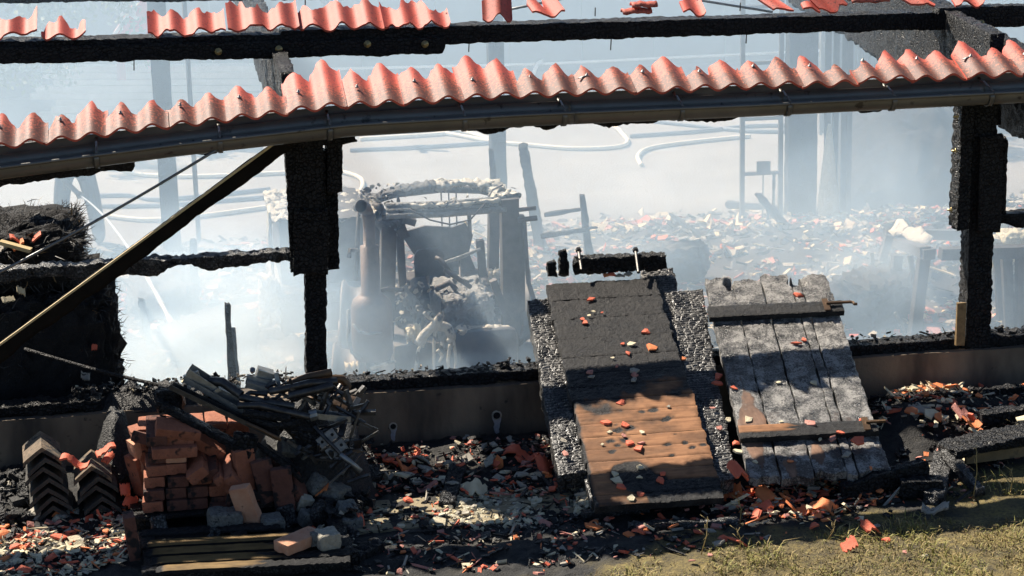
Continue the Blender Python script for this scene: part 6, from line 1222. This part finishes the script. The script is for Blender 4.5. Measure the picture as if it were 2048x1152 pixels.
# ------------------------------------------------------------ grass
def grass(n, seed, fn, h0, h1, mats, w, name, wd=.0022):
    r = np.random.default_rng(seed); X = r.uniform(-.2, 6.6, n*4); Y = r.uniform(-3.6, -.6, n*4); k = fn(X, Y, r); X, Y = X[k][:n], Y[k][:n]; n = len(X)
    Z = gh(X, Y)-.004; h = r.uniform(h0, h1, n)*np.exp(r.normal(0, .3, n)); a = r.uniform(0, 6.28, n); ln = r.uniform(.3, 1.6, n)*h; dx, dy = np.cos(a), np.sin(a); wx, wy = -dy*wd, dx*wd
    B = np.stack([X, Y, Z], 1); D = np.stack([dx, dy, 0*dx], 1); Wv = np.stack([wx, wy, 0*wx], 1); up = np.array([0, 0, 1.])
    M_ = B+D*(ln*.3)[:, None]+up*(h*.65)[:, None]; T_ = B+D*ln[:, None]+up*(h*r.uniform(.6, 1.05, n))[:, None]
    V = np.stack([B-Wv, B+Wv, M_+Wv*.8, M_-Wv*.8, T_], 1).reshape(-1, 3); i = np.arange(n)[:, None]*5
    m = bpy.data.meshes.new(name); m.from_pydata(V.tolist(), [], (i+np.array([0, 1, 2, 3])).tolist()+(i+np.array([3, 2, 4])).tolist())
    for g in mats: m.materials.append(MT[g])
    mi = r.choice(len(mats), n, p=np.array(w)/sum(w)).astype(np.int32); m.polygons.foreach_set('material_index', np.concatenate([mi, mi])); m.update(); o = bpy.data.objects.new(name, m); COL.objects.link(o); o['kind'] = 'stuff'
MT['g_green'] = simple('grass_green', (.17, .165, .03), (.29, .26, .06), .6, 8); MT['g_straw'] = simple('grass_straw', (.30, .22, .075), (.44, .33, .14), .7, 8); MT['g_brown'] = simple('grass_brown', (.10, .07, .025), (.19, .125, .045), .8, 8)
def gd(X, Y, r):
    d = fbm(np.stack([X*2.6, Y*2.6, X*0], 1), 3, 21); return r.random(len(X)) < sstep(.10, -.30, Y-grass_edge(X)+.25*d)*sstep(-.2, .35, d+.05)
grass(40000, 1, gd, .008, .024, ['g_green', 'g_straw', 'g_brown'], [3, 3, 4], 'grass')
def gc(X, Y, r):
    d = fbm(np.stack([X*3.5, Y*3.5, X*0+4], 1), 2, 22); c = onz(1330, 1125, 0); return (r.random(len(X)) < sstep(.05, .35, d+.5*np.exp(-((X-c[0])/.45)**2-((Y-c[1])/.25)**2))*sstep(0, -.2, Y-grass_edge(X)))
grass(16000, 2, gc, .015, .042, ['g_green', 'g_straw'], [4, 2], 'grass_tufts', .0026)
def gs(X, Y, r): return (r.random(len(X)) < .02) & (Y < grass_edge(X)+.5)
grass(700, 3, gs, .04, .11, ['g_straw', 'g_brown'], [3, 1], 'dry_stalks', .0018)
for k, (px, py, h) in enumerate([(1946, 1000, .30), (1402, 1110, .20), (1480, 1100, .12), (2020, 985, .14), (1655, 1080, .10), (1480, 1045, .14)]):
    p = gpt(px, py); q = p+np.array([.03*math.sin(k*2), -.02, h]); mb = MB(); mb.tube([p, (p+q)/2+np.array([.012, 0, 0]), q], [.0028, .0022, .0012], 5)
    for j in range(5): a = p+(q-p)*(.4+.13*j); mb.tube([a, a+np.array([.03*math.cos(j*2.4), .02, .02])], [.0018, .0008], 4)
    mb.obj('dry_weed', MT['g_straw'], None, True, label=['tallest dry weed stalk at the right edge of the heap', 'weed stalk in the grass near the bottom middle', 'short weed right of the bottom middle stalk', 'weed stalk in front of the yellow plank', 'weed stalk by the scalloped red tile', 'thin weed on the ash below the panel'][k], category='weed')
# ------------------------------------------------------------ smoke in the ruin
def vol_mat(name, dens, aniso=.25, noise=None, col=(.57, .78, 1.0)):
    m = bpy.data.materials.new(name); m.use_nodes = True; t = m.node_tree; t.nodes.remove(t.nodes['Principled BSDF']); v = t.nodes.new('ShaderNodeVolumePrincipled'); v.inputs['Color'].default_value = (*col, 1); v.inputs['Anisotropy'].default_value = aniso; v.inputs['Absorption Color'].default_value = (1, 1, 1, 1); v.inputs['Density'].default_value = dens
    if noise:
        sc, lo, hi = noise; co = t.nodes.new('ShaderNodeTexCoord'); gl = t.nodes.new('ShaderNodeVectorMath'); gl.operation = 'LENGTH'; t.links.new(co.outputs['Object'], gl.inputs[0])
        n = t.nodes.new('ShaderNodeTexNoise'); n.inputs['Scale'].default_value = sc; n.inputs['Detail'].default_value = 4; n.inputs['Distortion'].default_value = .6; t.links.new(co.outputs['Object'], n.inputs['Vector'])
        f = t.nodes.new('ShaderNodeMapRange'); f.interpolation_type = 'SMOOTHSTEP'; t.links.new(gl.outputs['Value'], f.inputs['Value']); f.inputs['From Min'].default_value = .98; f.inputs['From Max'].default_value = .15
        g = t.nodes.new('ShaderNodeMapRange'); t.links.new(n.outputs['Fac'], g.inputs['Value']); g.inputs['From Min'].default_value = lo; g.inputs['From Max'].default_value = hi
        a = t.nodes.new('ShaderNodeMath'); a.operation = 'MULTIPLY'; t.links.new(f.outputs[0], a.inputs[0]); t.links.new(g.outputs[0], a.inputs[1])
        b = t.nodes.new('ShaderNodeMath'); b.operation = 'MULTIPLY'; t.links.new(a.outputs[0], b.inputs[0]); b.inputs[1].default_value = dens; t.links.new(b.outputs[0], v.inputs['Density'])
    t.links.new(v.outputs[0], t.nodes['Material Output'].inputs['Volume']); return m
mb = MB(); mb.box((6, 20.6, .6), (60, 38.8, 5.6)); o = mb.obj('smoke', vol_mat('smoke_thin', .043), None, kind='stuff')
def sphere(n=24, m=12):
    th = np.linspace(0, np.pi, m+1); ph = np.linspace(0, 2*np.pi, n+1); A, B = np.meshgrid(th, ph, indexing='ij'); return np.stack([np.sin(A)*np.cos(B), np.sin(A)*np.sin(B), np.cos(A)], -1)
def plume(px, py, Y, r, dens, sc=1.6, lo=.38, hi=.62):
    c = ony(px, py, Y); mb = MB(); mb.grid(sphere()); m = mb.mesh('smoke_plume', vol_mat('smoke_plume', dens, .25, (sc, lo, hi))); m.polygons.foreach_set('use_smooth', [True]*len(m.polygons)); o = bpy.data.objects.new('smoke_plume', m); COL.objects.link(o); o.location = c; o.scale = r; o['kind'] = 'stuff'
plume(1250, 520, 11.5, (7.5, 3.2, 1.5), .36, .9, .3, .7); plume(430, 690, 3.6, (1.6, 1.3, 1.0), 1.5); plume(330, 620, 5.5, (1.7, 1.6, 1.1), 1.2); plume(560, 600, 6.2, (1.0, 1.0, 1.2), .9); plume(1230, 470, 9.0, (2.0, 2.0, 1.2), .28); plume(1740, 470, 8.5, (1.8, 2.0, 1.4), .55); plume(900, 700, 4.0, (1.6, 1.0, .6), .38); plume(120, 260, 15., (3.0, 2.5, 2.0), .14); plume(1800, 640, 4.5, (1.4, 1.2, .8), .5)
